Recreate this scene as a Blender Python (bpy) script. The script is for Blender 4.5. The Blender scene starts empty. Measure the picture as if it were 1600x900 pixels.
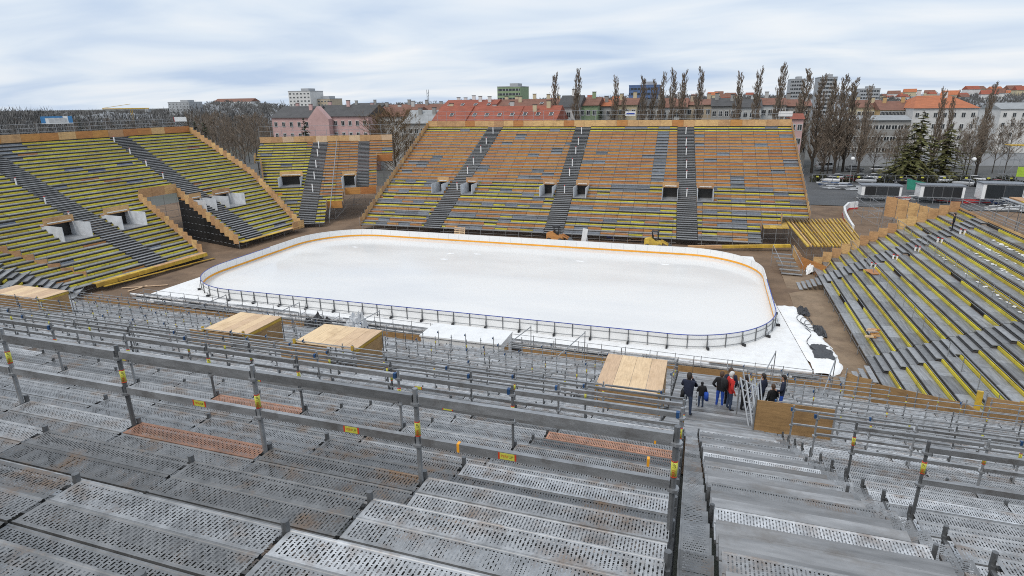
import bpy, math, random
import numpy as np
from mathutils import Matrix, Vector

random.seed(7)
scene = bpy.context.scene
COL = scene.collection

# ------------------------------------------------------------------ camera
CAM = np.array([23.3314, -60.4697, 18.929])
YAW, PITCH, ROLL, FOC = 0.316018, 0.30445, -0.013508, 929.34     # focal length in px of a 1600 px wide frame
_f = np.array([-math.sin(YAW)*math.cos(PITCH), math.cos(YAW)*math.cos(PITCH), -math.sin(PITCH)])
_r = np.array([math.cos(YAW), math.sin(YAW), 0.0]); _u = np.cross(_r, _f)
_c, _s = math.cos(ROLL), math.sin(ROLL)
CR, CU = _c*_r+_s*_u, -_s*_r+_c*_u
cd = bpy.data.cameras.new('camera'); cam = bpy.data.objects.new('camera', cd); COL.objects.link(cam)
cd.sensor_width = 36.0; cd.lens = FOC/1600*36.0; cd.clip_start = 0.05; cd.clip_end = 8000
M = Matrix.Identity(4)
for i in range(3):
    M[i][0] = CR[i]; M[i][1] = CU[i]; M[i][2] = -_f[i]; M[i][3] = CAM[i]
cam.matrix_world = M
scene.camera = cam
def ray(px, py):
    d = (px-800)/FOC*CR-(py-450)/FOC*CU+_f
    return d
def atY(px, py, Y):
    d = ray(px, py); t = (Y-CAM[1])/d[1]; return CAM+t*d
def atZ(px, py, Z):
    d = ray(px, py); t = (Z-CAM[2])/d[2]; return CAM+t*d
def atD(px, py, D):
    d = ray(px, py); t = D/math.hypot(d[0], d[1]); return CAM+t*d
def project(p):
    q = np.asarray(p, float)-CAM; z = q@_f
    if z < 0.1: return None
    return 800+FOC*(q@CR)/z, 450-FOC*(q@CU)/z, z

# ------------------------------------------------------------------ world: overcast sky with streaky cloud
SUN_EL, SUN_AZ = math.radians(50), math.radians(205)     # azimuth measured clockwise from +Y
w = bpy.data.worlds.new('World'); scene.world = w; w.use_nodes = True
nt = w.node_tree; nt.nodes.clear()
def N(t, **kw):
    n = nt.nodes.new(t)
    for k, v in kw.items(): setattr(n, k, v)
    return n
out = N('ShaderNodeOutputWorld'); bg = N('ShaderNodeBackground'); bg.inputs['Strength'].default_value = 0.1
sky = N('ShaderNodeTexSky'); sky.sky_type = 'NISHITA'; sky.sun_disc = False
sky.sun_elevation = SUN_EL; sky.sun_rotation = SUN_AZ; sky.air_density = 1.0; sky.dust_density = 3.0; sky.ozone_density = 1.5
tc = N('ShaderNodeTexCoord'); sep = N('ShaderNodeSeparateXYZ'); nt.links.new(tc.outputs['Generated'], sep.inputs[0])
addz = N('ShaderNodeMath', operation='ADD'); addz.inputs[1].default_value = 0.12
mx = N('ShaderNodeMath', operation='MAXIMUM'); mx.inputs[1].default_value = 0.0
nt.links.new(sep.outputs['Z'], mx.inputs[0]); nt.links.new(mx.outputs[0], addz.inputs[0])
dx = N('ShaderNodeMath', operation='DIVIDE'); dy = N('ShaderNodeMath', operation='DIVIDE')
nt.links.new(sep.outputs['X'], dx.inputs[0]); nt.links.new(addz.outputs[0], dx.inputs[1])
nt.links.new(sep.outputs['Y'], dy.inputs[0]); nt.links.new(addz.outputs[0], dy.inputs[1])
cmb = N('ShaderNodeCombineXYZ'); nt.links.new(dx.outputs[0], cmb.inputs[0]); nt.links.new(dy.outputs[0], cmb.inputs[1])
mp = N('ShaderNodeMapping'); mp.inputs['Scale'].default_value = (0.55, 0.85, 1); mp.inputs['Rotation'].default_value = (0, 0, 0.25)
mp.inputs['Location'].default_value = (3.1, 1.7, 0)
nt.links.new(cmb.outputs[0], mp.inputs['Vector'])
n1 = N('ShaderNodeTexNoise'); n1.inputs['Scale'].default_value = 1.1; n1.inputs['Detail'].default_value = 7; n1.inputs['Roughness'].default_value = 0.46
n1.inputs['Distortion'].default_value = 0.5
nt.links.new(mp.outputs[0], n1.inputs['Vector'])
rmp = N('ShaderNodeValToRGB'); nt.links.new(n1.outputs['Fac'], rmp.inputs[0])
e = rmp.color_ramp.elements
e[0].position = 0.30; e[0].color = (5.6, 6.9, 8.9, 1)
e[1].position = 0.70; e[1].color = (9.9, 10.1, 10.3, 1)
m1 = rmp.color_ramp.elements.new(0.5); m1.color = (7.8, 8.7, 9.8, 1)
mix = N('ShaderNodeMix', data_type='RGBA'); mix.inputs['Factor'].default_value = 0.9
nt.links.new(sky.outputs[0], mix.inputs['A']); nt.links.new(rmp.outputs[0], mix.inputs['B'])
nt.links.new(mix.outputs['Result'], bg.inputs['Color']); nt.links.new(bg.outputs[0], out.inputs[0])

sl = bpy.data.lights.new('sun', 'SUN'); sl.energy = 1.5; sl.angle = math.radians(18); sl.color = (1.0, 0.95, 0.88)
so = bpy.data.objects.new('sun', sl); COL.objects.link(so)
sd = Vector((math.sin(SUN_AZ)*math.cos(SUN_EL), math.cos(SUN_AZ)*math.cos(SUN_EL), math.sin(SUN_EL)))
so.rotation_euler = sd.to_track_quat('Z', 'Y').to_euler(); so.location = (0, -80, 120)

vs = scene.view_settings
scene.display_settings.display_device = 'sRGB'
vs.view_transform = 'Standard'; vs.look = 'None'; vs.exposure = 0.0; vs.gamma = 1.0; vs.use_curve_mapping = False
scene.cycles.max_bounces = 6; scene.cycles.transparent_max_bounces = 12
scene.cycles.diffuse_bounces = 2; scene.cycles.glossy_bounces = 2
scene.cycles.use_denoising = False; scene.cycles.filter_width = 1.0

# ------------------------------------------------------------------ materials
MATS = {}
def mat(name, base, rough=0.7, metal=0.0, var=0.15, nscale=3.0, namount=0.25, dark=None, bump=0.0, bscale=30.0,
        stain=None, stain_amt=0.0, stain_scale=1.5, spec=0.5, stretch=(1, 1, 1), coat=0.0, hue=0.0):
    """plain procedural paint/wood/steel: base colour, per-piece brightness, mottling, optional stain colour"""
    if name in MATS: return MATS[name]
    m = bpy.data.materials.new(name); m.use_nodes = True; t = m.node_tree; b = t.nodes['Principled BSDF']
    L = t.links.new
    def nd(k, **kw):
        n = t.nodes.new(k)
        for a, v in kw.items(): setattr(n, a, v)
        return n
    oi = nd('ShaderNodeObjectInfo'); ge = nd('ShaderNodeNewGeometry')
    ad = nd('ShaderNodeMath', operation='ADD'); L(oi.outputs['Random'], ad.inputs[0]); L(ge.outputs['Random Per Island'], ad.inputs[1])
    fr = nd('ShaderNodeMath', operation='FRACT'); L(ad.outputs[0], fr.inputs[0])
    mr = nd('ShaderNodeMapRange'); L(fr.outputs[0], mr.inputs[0]); mr.inputs[3].default_value = 1-var; mr.inputs[4].default_value = 1+var
    mp = nd('ShaderNodeMapping'); L(ge.outputs['Position'], mp.inputs['Vector']); mp.inputs['Scale'].default_value = stretch
    no = nd('ShaderNodeTexNoise'); L(mp.outputs[0], no.inputs['Vector']); no.inputs['Scale'].default_value = nscale; no.inputs['Detail'].default_value = 6; no.inputs['Roughness'].default_value = 0.65
    mr2 = nd('ShaderNodeMapRange'); L(no.outputs['Fac'], mr2.inputs[0]); mr2.inputs[1].default_value = 0.25; mr2.inputs[2].default_value = 0.75
    mr2.inputs[3].default_value = 1-namount; mr2.inputs[4].default_value = 1+namount
    mu = nd('ShaderNodeMath', operation='MULTIPLY'); L(mr.outputs[0], mu.inputs[0]); L(mr2.outputs[0], mu.inputs[1])
    vm = nd('ShaderNodeVectorMath', operation='SCALE'); vm.inputs[0].default_value = base; L(mu.outputs[0], vm.inputs['Scale'])
    col = vm.outputs[0]
    if hue:
        hs = nd('ShaderNodeHueSaturation'); L(col, hs.inputs['Color'])
        hr = nd('ShaderNodeMapRange'); L(fr.outputs[0], hr.inputs[0]); hr.inputs[3].default_value = 0.5-hue; hr.inputs[4].default_value = 0.5+hue
        L(hr.outputs[0], hs.inputs['Hue']); col = hs.outputs[0]
    if stain is not None:
        n2 = nd('ShaderNodeTexNoise'); L(ge.outputs['Position'], n2.inputs['Vector']); n2.inputs['Scale'].default_value = stain_scale; n2.inputs['Detail'].default_value = 5; n2.inputs['Roughness'].default_value = 0.7
        m3 = nd('ShaderNodeMapRange'); L(n2.outputs['Fac'], m3.inputs[0]); m3.inputs[1].default_value = 0.5; m3.inputs[2].default_value = 0.72; m3.inputs[3].default_value = 0; m3.inputs[4].default_value = stain_amt
        mxx = nd('ShaderNodeMix', data_type='RGBA'); L(m3.outputs[0], mxx.inputs['Factor']); L(col, mxx.inputs['A']); mxx.inputs['B'].default_value = (*stain, 1)
        col = mxx.outputs['Result']
    L(col, b.inputs['Base Color'])
    b.inputs['Roughness'].default_value = rough; b.inputs['Metallic'].default_value = metal
    b.inputs['Specular IOR Level'].default_value = spec
    if coat: b.inputs['Coat Weight'].default_value = coat
    if bump:
        n3 = nd('ShaderNodeTexNoise'); L(ge.outputs['Position'], n3.inputs['Vector']); n3.inputs['Scale'].default_value = bscale; n3.inputs['Detail'].default_value = 5
        bp = nd('ShaderNodeBump'); bp.inputs['Strength'].default_value = bump; bp.inputs['Distance'].default_value = 0.05
        L(n3.outputs['Fac'], bp.inputs['Height']); L(bp.outputs[0], b.inputs['Normal'])
    MATS[name] = m
    return m

STEEL = mat('galvanised_tube', (0.36, 0.37, 0.38), 0.45, 0.55, 0.15, 8, 0.25)
STEELD = mat('weathered_tube', (0.17, 0.175, 0.18), 0.5, 0.5, 0.2, 8, 0.3)
BEAM = mat('guard_beam', (0.32, 0.325, 0.33), 0.35, 0.5, 0.2, 9, 0.35, stain=(0.12, 0.10, 0.085), stain_amt=0.6, stain_scale=3, stretch=(0.3, 1, 1))
DECK = mat('terrace_deck', (0.31, 0.32, 0.33), 0.45, 0.25, 0.2, 4, 0.3, stain=(0.15, 0.13, 0.11), stain_amt=0.5, stain_scale=0.9)
DECKW = mat('wet_plank_deck', (0.23, 0.235, 0.24), 0.35, 0.1, 0.3, 2.2, 0.6, stretch=(4, .3, 1), stain=(0.10, 0.085, 0.075), stain_amt=0.6, stain_scale=0.8)
TREAD = mat('stair_tread', (0.30, 0.305, 0.31), 0.5, 0.3, 0.25, 5, 0.3)
ORANGE = mat('brown_formply', (0.50, 0.225, 0.065), 0.55, 0, 0.09, 1.2, 0.3, stretch=(1, 1, 5), hue=0.008)
PLY = mat('plywood_panel', (0.58, 0.35, 0.16), 0.65, 0, 0.2, 2.5, 0.35, stretch=(1, 1, 5), hue=0.01, stain=(0.28, 0.15, 0.07), stain_amt=0.65, stain_scale=0.7)
OSB = mat('brown_board', (0.38, 0.23, 0.10), 0.7, 0, 0.12, 3.0, 0.3, stretch=(0.5, 0.5, 4), stain=(0.17, 0.10, 0.05), stain_amt=0.5, stain_scale=1.2)
NEWPLY = mat('fresh_plywood', (0.70, 0.50, 0.31), 0.65, 0, 0.16, 2.6, 0.22, stretch=(7, 0.7, 1), hue=0.008, stain=(.45, .29, .15), stain_amt=.55, stain_scale=1.4)
YELLOW = mat('yellow_beam', (0.66, 0.54, 0.045), 0.55, 0, 0.16, 1.5, 0.25, stretch=(0.4, 0.4, 3), hue=0.01, stain=(0.30, 0.26, 0.08), stain_amt=0.75, stain_scale=0.8)
YELLOWO = mat('ochre_beam', (0.56, 0.36, 0.05), 0.55, 0, 0.22, 1.5, 0.3, hue=0.008, stain=(0.25, 0.16, 0.05), stain_amt=0.6, stain_scale=0.9)
GREYB = mat('grey_riser', (0.24, 0.26, 0.29), 0.5, 0.3, 0.25, 3, 0.25)
WPANEL = mat('pale_grey_panel', (0.62, 0.64, 0.66), 0.6, 0, 0.12, 1.3, 0.2, stain=(0.36, 0.37, 0.38), stain_amt=0.6, stain_scale=0.7)
WHITE = mat('white_plastic', (0.80, 0.80, 0.79), 0.45, 0, 0.05, 2, 0.06)
WHITE2 = mat('dirty_white_sheet', (0.90, 0.90, 0.89), 0.6, 0, 0.03, 1.2, 0.06, stain=(0.62, 0.58, 0.53), stain_amt=0.4, stain_scale=1.3)
BLACK = mat('black_rubber', (0.02, 0.02, 0.022), 0.6, 0, 0.2, 6, 0.3)
BLUE = mat('blue_plastic', (0.035, 0.07, 0.36), 0.4, 0, 0.1)
BLUEC = mat('blue_coupler', (0.03, 0.09, 0.22), 0.5, 0.2, 0.2)
ORNG = mat('orange_kickplate', (0.90, 0.40, 0.03), 0.45, 0, 0.05, 1.0, 0.08)
LAMPW = mat('white_marker', (0.85, 0.84, 0.82), 0.4, 0, 0.05)
REDP = mat('red_plastic', (0.5, 0.03, 0.03), 0.5, 0, 0.1)
STICK = mat('sticker_yellow', (0.60, 0.58, 0.08), 0.5, 0, 0.08, 30, 0.1)
SHADE = mat('black_shade_fill', (0.022, 0.021, 0.02), 0.4, 0, 0.2, 2, 0.3)  # black that stands in for shade under decks and in openings
RUSTD = mat('reddish_deck', (0.42, 0.2, 0.12), 0.5, 0.2, 0.1, 6, 0.3)

def perforated(name, base, rust, metal=0.35, seed=0.0):
    """steel plank with punched slots: the holes are real openings through the sheet (alpha), laid out in the plank's own UV metres"""
    m = bpy.data.materials.new(name); m.use_nodes = True; t = m.node_tree; b = t.nodes['Principled BSDF']; L = t.links.new
    def nd(k, **kw):
        n = t.nodes.new(k)
        for a, v in kw.items(): setattr(n, a, v)
        return n
    def ma(op, a, bb=None, c=None):
        n = nd('ShaderNodeMath', operation=op)
        for k, v in enumerate((a, bb, c)):
            if v is None: continue
            if isinstance(v, (int, float)): n.inputs[k].default_value = v
            else: L(v, n.inputs[k])
        return n.outputs[0]
    uv = nd('ShaderNodeUVMap'); sp = nd('ShaderNodeSeparateXYZ'); L(uv.outputs[0], sp.inputs[0])
    U, V = sp.outputs[0], sp.outputs[1]
    pu, pv = 0.034, 0.0665
    cu = ma('DIVIDE', U, pu); x = ma('MULTIPLY', ma('SUBTRACT', ma('FRACT', cu), 0.5), pu)
    par = ma('MODULO', ma('FLOOR', cu), 2.0)
    vv = ma('ADD', ma('DIVIDE', V, pv), ma('MULTIPLY', par, 0.5))
    fy = ma('MULTIPLY', ma('SUBTRACT', ma('FRACT', vv), 0.5), pv)
    fy2 = ma('MULTIPLY', ma('SUBTRACT', ma('FRACT', ma('ADD', vv, 0.5)), 0.5), pv)
    k1 = ma('MAXIMUM', ma('SUBTRACT', ma('ABSOLUTE', fy), 0.0125), 0.0)
    d1 = ma('SUBTRACT', ma('SQRT', ma('ADD', ma('MULTIPLY', x, x), ma('MULTIPLY', k1, k1))), 0.0075)
    d2 = ma('SUBTRACT', ma('SQRT', ma('ADD', ma('MULTIPLY', x, x), ma('MULTIPLY', fy2, fy2))), 0.0062)
    hole = ma('LESS_THAN', ma('MINIMUM', d1, d2), 0.0)
    band = ma('LESS_THAN', ma('ABSOLUTE', ma('SUBTRACT', V, 0.1375)), 0.102)
    inU = ma('MULTIPLY', ma('GREATER_THAN', U, 0.04), 1.0)
    hole = ma('MULTIPLY', ma('MULTIPLY', hole, band), inU)
    L(ma('SUBTRACT', 1.0, hole), b.inputs['Alpha'])
    oi = nd('ShaderNodeObjectInfo'); ge = nd('ShaderNodeNewGeometry')
    fr = ma('FRACT', ma('ADD', oi.outputs['Random'], ge.outputs['Random Per Island']))
    no = nd('ShaderNodeTexNoise'); L(ge.outputs['Position'], no.inputs['Vector']); no.inputs['Scale'].default_value = 5; no.inputs['Detail'].default_value = 8; no.inputs['Roughness'].default_value = 0.7
    sc = ma('MULTIPLY', ma('ADD', 0.72, ma('MULTIPLY', fr, 0.56)), ma('ADD', -0.05, ma('MULTIPLY', no.outputs['Fac'], 1.95)))
    vm = nd('ShaderNodeVectorMath', operation='SCALE'); vm.inputs[0].default_value = base; L(sc, vm.inputs['Scale'])
    n2 = nd('ShaderNodeTexNoise'); L(ge.outputs['Position'], n2.inputs['Vector']); n2.inputs['Scale'].default_value = 1.3; n2.inputs['Detail'].default_value = 8; n2.inputs['Roughness'].default_value = 0.72
    mr = nd('ShaderNodeMapRange'); L(n2.outputs['Fac'], mr.inputs[0]); mr.inputs[1].default_value = 0.52; mr.inputs[2].default_value = 0.70; mr.inputs[4].default_value = 0.9
    near = ma('MULTIPLY', ma('LESS_THAN', ma('MINIMUM', d1, d2), 0.012), 0.45)
    amt = ma('MINIMUM', ma('MULTIPLY', mr.outputs[0], ma('ADD', 0.35, ma('ADD', near, rust))), 1.0)
    mx = nd('ShaderNodeMix', data_type='RGBA'); L(amt, mx.inputs['Factor']); L(vm.outputs[0], mx.inputs['A']); mx.inputs['B'].default_value = (0.20, 0.115, 0.055, 1)
    L(mx.outputs['Result'], b.inputs['Base Color']); b.inputs['Metallic'].default_value = metal
    rr = nd('ShaderNodeMapRange'); L(no.outputs['Fac'], rr.inputs[0]); rr.inputs[1].default_value = .3; rr.inputs[2].default_value = .7; rr.inputs[3].default_value = 0.4; rr.inputs[4].default_value = 0.7
    L(rr.outputs[0], b.inputs['Roughness'])
    return m
PERF = perforated('perforated_steel', (0.31, 0.318, 0.325), 0.1)
PERFD = perforated('perforated_dark_steel', (0.20, 0.203, 0.205), 0.3)
PERFL = perforated('perforated_bright_steel', (0.48, 0.49, 0.50), 0.06)
PERFR = perforated('perforated_red_oxide', (0.36, 0.19, 0.125), 0.2, 0.1)
# ------------------------------------------------------------------ geometry helpers
def T(x, y, z):
    m = np.eye(4); m[:3, 3] = (x, y, z); return m
def S(x, y, z): return np.diag([x, y, z, 1.0])
def RZ(a):
    m = np.eye(4); c, s = math.cos(a), math.sin(a); m[0, 0] = c; m[0, 1] = -s; m[1, 0] = s; m[1, 1] = c; return m
def RX(a):
    m = np.eye(4); c, s = math.cos(a), math.sin(a); m[1, 1] = c; m[1, 2] = -s; m[2, 1] = s; m[2, 2] = c; return m
def RY(a):
    m = np.eye(4); c, s = math.cos(a), math.sin(a); m[0, 0] = c; m[0, 2] = s; m[2, 0] = -s; m[2, 2] = c; return m
def between(a, b, r):
    """matrix that lays the unit tube (radius 1, z 0..1) from a to b"""
    a = np.asarray(a, float); b = np.asarray(b, float); d = b-a; L = np.linalg.norm(d); z = d/L
    h = np.array([0, 0, 1.0]) if abs(z[2]) < 0.95 else np.array([1.0, 0, 0])
    x = np.cross(h, z); x /= np.linalg.norm(x); y = np.cross(z, x)
    m = np.eye(4); m[:3, 0] = x*r; m[:3, 1] = y*r; m[:3, 2] = z*L; m[:3, 3] = a; return m
def bar(a, b, wd, ht):
    """unit cube laid from a to b, wd across, ht high"""
    a = np.asarray(a, float); b = np.asarray(b, float); d = b-a; L = np.linalg.norm(d); x = d/L
    y = np.cross([0, 0, 1.0], x); n = np.linalg.norm(y); y = y/n if n > 1e-6 else np.array([0, 1.0, 0]); z = np.cross(x, y)
    m = np.eye(4); m[:3, 0] = x*L; m[:3, 1] = y*wd; m[:3, 2] = z*ht; m[:3, 3] = (a+b)/2; return m

class Shape:
    def __init__(s, v, f, uv=None):
        s.v = np.asarray(v, float); s.f = f; s.uv = uv
        s.size = s.v.max(0)-s.v.min(0)
_cv = [(-.5, -.5, -.5), (.5, -.5, -.5), (.5, .5, -.5), (-.5, .5, -.5), (-.5, -.5, .5), (.5, -.5, .5), (.5, .5, .5), (-.5, .5, .5)]
_cf = [(0, 3, 2, 1), (4, 5, 6, 7), (0, 1, 5, 4), (1, 2, 6, 5), (2, 3, 7, 6), (3, 0, 4, 7)]
CUBE = Shape(_cv, _cf)
def tube_shape(n, cap=True, r1=1.0):
    v = []; f = []
    for k in range(n):
        a = 2*math.pi*k/n; v.append((math.cos(a), math.sin(a), 0))
    for k in range(n):
        a = 2*math.pi*k/n; v.append((r1*math.cos(a), r1*math.sin(a), 1))
    for k in range(n):
        f.append((k, (k+1) % n, n+(k+1) % n, n+k))
    if cap: f += [tuple(range(n))[::-1], tuple(range(n, 2*n))]
    return Shape(v, f)
TUBE = tube_shape(8); TUBE5 = tube_shape(5); TUBE16 = tube_shape(16); TUBE3 = tube_shape(3, False)

_mc = {}
def mesh_of(shape, m, smooth=False):
    k = (id(shape), m.name, smooth)
    if k in _mc: return _mc[k]
    me = bpy.data.meshes.new('shape'); me.from_pydata([tuple(p) for p in shape.v], [], shape.f)
    if shape.uv is not None:
        ul = me.uv_layers.new(name='UVMap'); li = 0
        for fc in shape.f:
            for vi in fc:
                ul.data[li].uv = shape.uv[vi]; li += 1
    me.materials.append(m)
    me.polygons.foreach_set('use_smooth', [bool(smooth)]*len(me.polygons))
    me.update(); _mc[k] = me
    return me

def base_of(parent): return Matrix.Translation(-Vector(parent['_b'])) if '_b' in parent else Matrix.Identity(4)
def link(name, data, parent=None, Mx=None):
    o = bpy.data.objects.new(name, data); COL.objects.link(o)
    if Mx is not None: o.matrix_basis = Matrix([list(r) for r in Mx])
    if parent is not None:
        o.parent = parent
        o.matrix_parent_inverse = WINV.get(parent.name, Matrix.Identity(4))
    if data is not None: WINV[o.name] = o.matrix_basis.inverted()
    return o
WINV = {}
def thing(name, label, cat, loc=(0, 0, 0), group=None):
    o = bpy.data.objects.new(name, None); COL.objects.link(o); o.location = loc; o.empty_display_size = 0.3
    WINV[o.name] = Matrix.Translation(-Vector(loc))
    tag(o, label, cat, group); return o
def tag(o, label, cat, group=None):
    o['label'] = label; o['category'] = cat
    if group: o['group'] = group
    return o
def structure(o):
    o['kind'] = 'structure'; return o

def join_mesh(name, items, smooth=False):
    """items: (shape, matrix, material) -> one mesh"""
    mats = []; mi = {}
    V = []; F = []; MI = []; UV = []; off = 0; has_uv = any(i[0].uv is not None for i in items)
    loops = []; starts = []; tot = []
    for sh, Mx, m in items:
        if m.name not in mi: mi[m.name] = len(mats); mats.append(m)
        V.append(sh.v@Mx[:3, :3].T+Mx[:3, 3])
        for fc in sh.f:
            starts.append(len(loops)); tot.append(len(fc)); loops.extend([off+k for k in fc]); MI.append(mi[m.name])
            if has_uv:
                for k in fc: UV.extend(sh.uv[k] if sh.uv is not None else (0, 0))
        off += len(sh.v)
    V = np.concatenate(V).astype(np.float32)
    me = bpy.data.meshes.new(name)
    me.vertices.add(len(V)); me.vertices.foreach_set('co', V.ravel())
    me.loops.add(len(loops)); me.loops.foreach_set('vertex_index', loops)
    me.polygons.add(len(starts)); me.polygons.foreach_set('loop_start', starts)
    try: me.polygons.foreach_set('loop_total', tot)
    except Exception: pass
    me.polygons.foreach_set('material_index', MI)
    me.polygons.foreach_set('use_smooth', [bool(smooth)]*len(starts))
    if has_uv:
        ul = me.uv_layers.new(name='UVMap'); ul.data.foreach_set('uv', UV)
    for m in mats: me.materials.append(m)
    me.update(calc_edges=True); me.validate()
    return me

class Kit:
    """collects alike pieces of one thing; the ones that show largest become objects, the rest one 'stuff' part"""
    def __init__(s, parent, name, limit=300, smooth=False, minpx=6.0):
        s.p = parent; s.n = name; s.lim = limit; s.it = []; s.sm = smooth; s.minpx = minpx
    def add(s, Mx, m, shape=CUBE): s.it.append((shape, Mx, m))
    def box(s, E, c, size, m, rot=None):
        s.add(E@T(*c)@(rot if rot is not None else np.eye(4))@S(*size), m)
    def tube(s, a, b, r, m, shape=TUBE): s.add(between(a, b, r), m, shape)
    def done(s):
        if not s.it: return []
        sc = []
        for i, (sh, Mx, m) in enumerate(s.it):
            c = (Mx@np.append((sh.v.max(0)+sh.v.min(0))/2, 1))[:3]; q = project(c)
            ext = np.sort(np.linalg.norm(Mx[:3, :3], axis=0)*sh.size)[::-1]
            if q is None or not (-80 < q[0] < 1680 and -60 < q[1] < 960): sc.append((0, i)); continue
            sc.append((FOC*math.sqrt(ext[0]*ext[1])/q[2] if ext[0]*FOC/q[2] >= s.minpx else 0, i))
        sc.sort(reverse=True)
        keep = [i for v, i in sc[:s.lim] if v > 0]; ks = set(keep); rest = [i for i in range(len(s.it)) if i not in ks]
        res = []
        for i in sorted(keep):
            sh, Mx, m = s.it[i]
            res.append(link(s.n, mesh_of(sh, m, s.sm), s.p, Mx))
        if rest:
            o = link(s.n, join_mesh(s.n, [s.it[i] for i in rest], s.sm), s.p); o['kind'] = 'stuff'
        return res

def one(name, parent, items, smooth=False):
    """a part (or a one-mesh thing when parent is None) made of several joined shapes"""
    return link(name, join_mesh(name, items, smooth), parent)
def B(E, c, size, m): return (CUBE, E@T(*c)@S(*size), m)
I4 = np.eye(4)
def extrude_shape(prof, L, axis='x'):
    """closed profile (list of (a,b)) extruded 0..L"""
    n = len(prof); v = [(0, a, b) for a, b in prof]+[(L, a, b) for a, b in prof]
    f = [(k, n+k, n+(k+1) % n, (k+1) % n) for k in range(n)]+[tuple(range(n))[::-1][::-1], tuple(range(n, 2*n))[::-1]]
    return Shape(v, f)
# ------------------------------------------------------------------ setting: ground, earth, ice
def noise2(x, y, s=1.0, seed=0):
    return (math.sin(x*0.9*s+1.3*seed+1.7*math.sin(y*0.53*s+seed))+math.sin(y*1.1*s-0.6*x*s+2.1*seed)+0.6*math.sin(2.3*x*s+1.9*y*s+seed))/2.6
def grid_mesh(name, xs, ys, zf, m, smooth=True):
    V = [(x, y, zf(x, y)) for y in ys for x in xs]; nx = len(xs)
    F = [(j*nx+i, j*nx+i+1, (j+1)*nx+i+1, (j+1)*nx+i) for j in range(len(ys)-1) for i in range(nx-1)]
    me = bpy.data.meshes.new(name); me.from_pydata(V, [], F); me.materials.append(m)
    if smooth: me.polygons.foreach_set('use_smooth', [True]*len(F))
    return structure(link(name, me))
GROUND = mat('city_ground', (0.10, 0.10, 0.095), 0.9, 0, 0, 0.02, 0.3, stain=(0.07, 0.085, 0.045), stain_amt=1.0, stain_scale=0.012)
EARTH = mat('bare_earth', (0.19, 0.125, 0.078), 0.9, 0, 0, 0.35, 0.35, bump=0.9, bscale=2.2, stain=(0.10, 0.062, 0.04), stain_amt=0.8, stain_scale=0.22)
ASPH = mat('asphalt', (0.085, 0.087, 0.09), 0.75, 0, 0, 0.25, 0.25, stain=(0.15, 0.145, 0.14), stain_amt=0.7, stain_scale=0.1)
SAND = mat('light_earth', (0.26, 0.185, 0.12), 0.9, 0, 0, 0.6, 0.3, bump=0.7, bscale=3, stain=(0.13, 0.085, 0.055), stain_amt=0.8, stain_scale=0.45)
gx = [-4000, -2000, -800, -300, -120, -60, 0, 60, 120, 300, 800, 2000, 4000]
grid_mesh('ground', gx, [-600, -200, -100, -60, 0, 60, 120, 200, 400, 900, 2000, 4500, 7000], lambda x, y: -0.12, GROUND)
grid_mesh('bare_earth', [-80+2*i for i in range(78)], [-32+2*i for i in range(50)], lambda x, y: -0.02+0.05*noise2(x, y, 1.1), EARTH)
grid_mesh('sandy_track', [32.2+0.6*i for i in range(14)], [-24+1.2*i for i in range(34)], lambda x, y: 0.07+0.05*noise2(x, y, 1.7, 3)-0.012*abs(x-36)**1.3, SAND)
grid_mesh('parking_asphalt', [39+8*i for i in range(22)], [60, 66, 74, 84, 94, 104, 112], lambda x, y: 0.06, ASPH)

ICEM = bpy.data.materials.new('rink_ice'); ICEM.use_nodes = True
t = ICEM.node_tree; b = t.nodes['Principled BSDF']; ge = t.nodes.new('ShaderNodeNewGeometry')
mpn = t.nodes.new('ShaderNodeMapping'); t.links.new(ge.outputs['Position'], mpn.inputs[0]); mpn.inputs['Scale'].default_value = (0.05, 0.16, 1)
nn = t.nodes.new('ShaderNodeTexNoise'); nn.inputs['Scale'].default_value = 1.0; nn.inputs['Detail'].default_value = 7; nn.inputs['Roughness'].default_value = 0.6; t.links.new(mpn.outputs[0], nn.inputs['Vector'])
cr = t.nodes.new('ShaderNodeValToRGB'); t.links.new(nn.outputs['Fac'], cr.inputs[0])
cr.color_ramp.elements[0].position = 0.38; cr.color_ramp.elements[0].color = (0.76, 0.75, 0.73, 1)
cr.color_ramp.elements[1].position = 0.58; cr.color_ramp.elements[1].color = (0.83, 0.815, 0.785, 1)
t.links.new(cr.outputs[0], b.inputs['Base Color'])
rr = t.nodes.new('ShaderNodeMapRange'); t.links.new(nn.outputs['Fac'], rr.inputs[0]); rr.inputs[1].default_value = .35; rr.inputs[2].default_value = .65; rr.inputs[3].default_value = 0.08; rr.inputs[4].default_value = 0.24
t.links.new(rr.outputs[0], b.inputs['Roughness']); b.inputs['IOR'].default_value = 1.31

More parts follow.
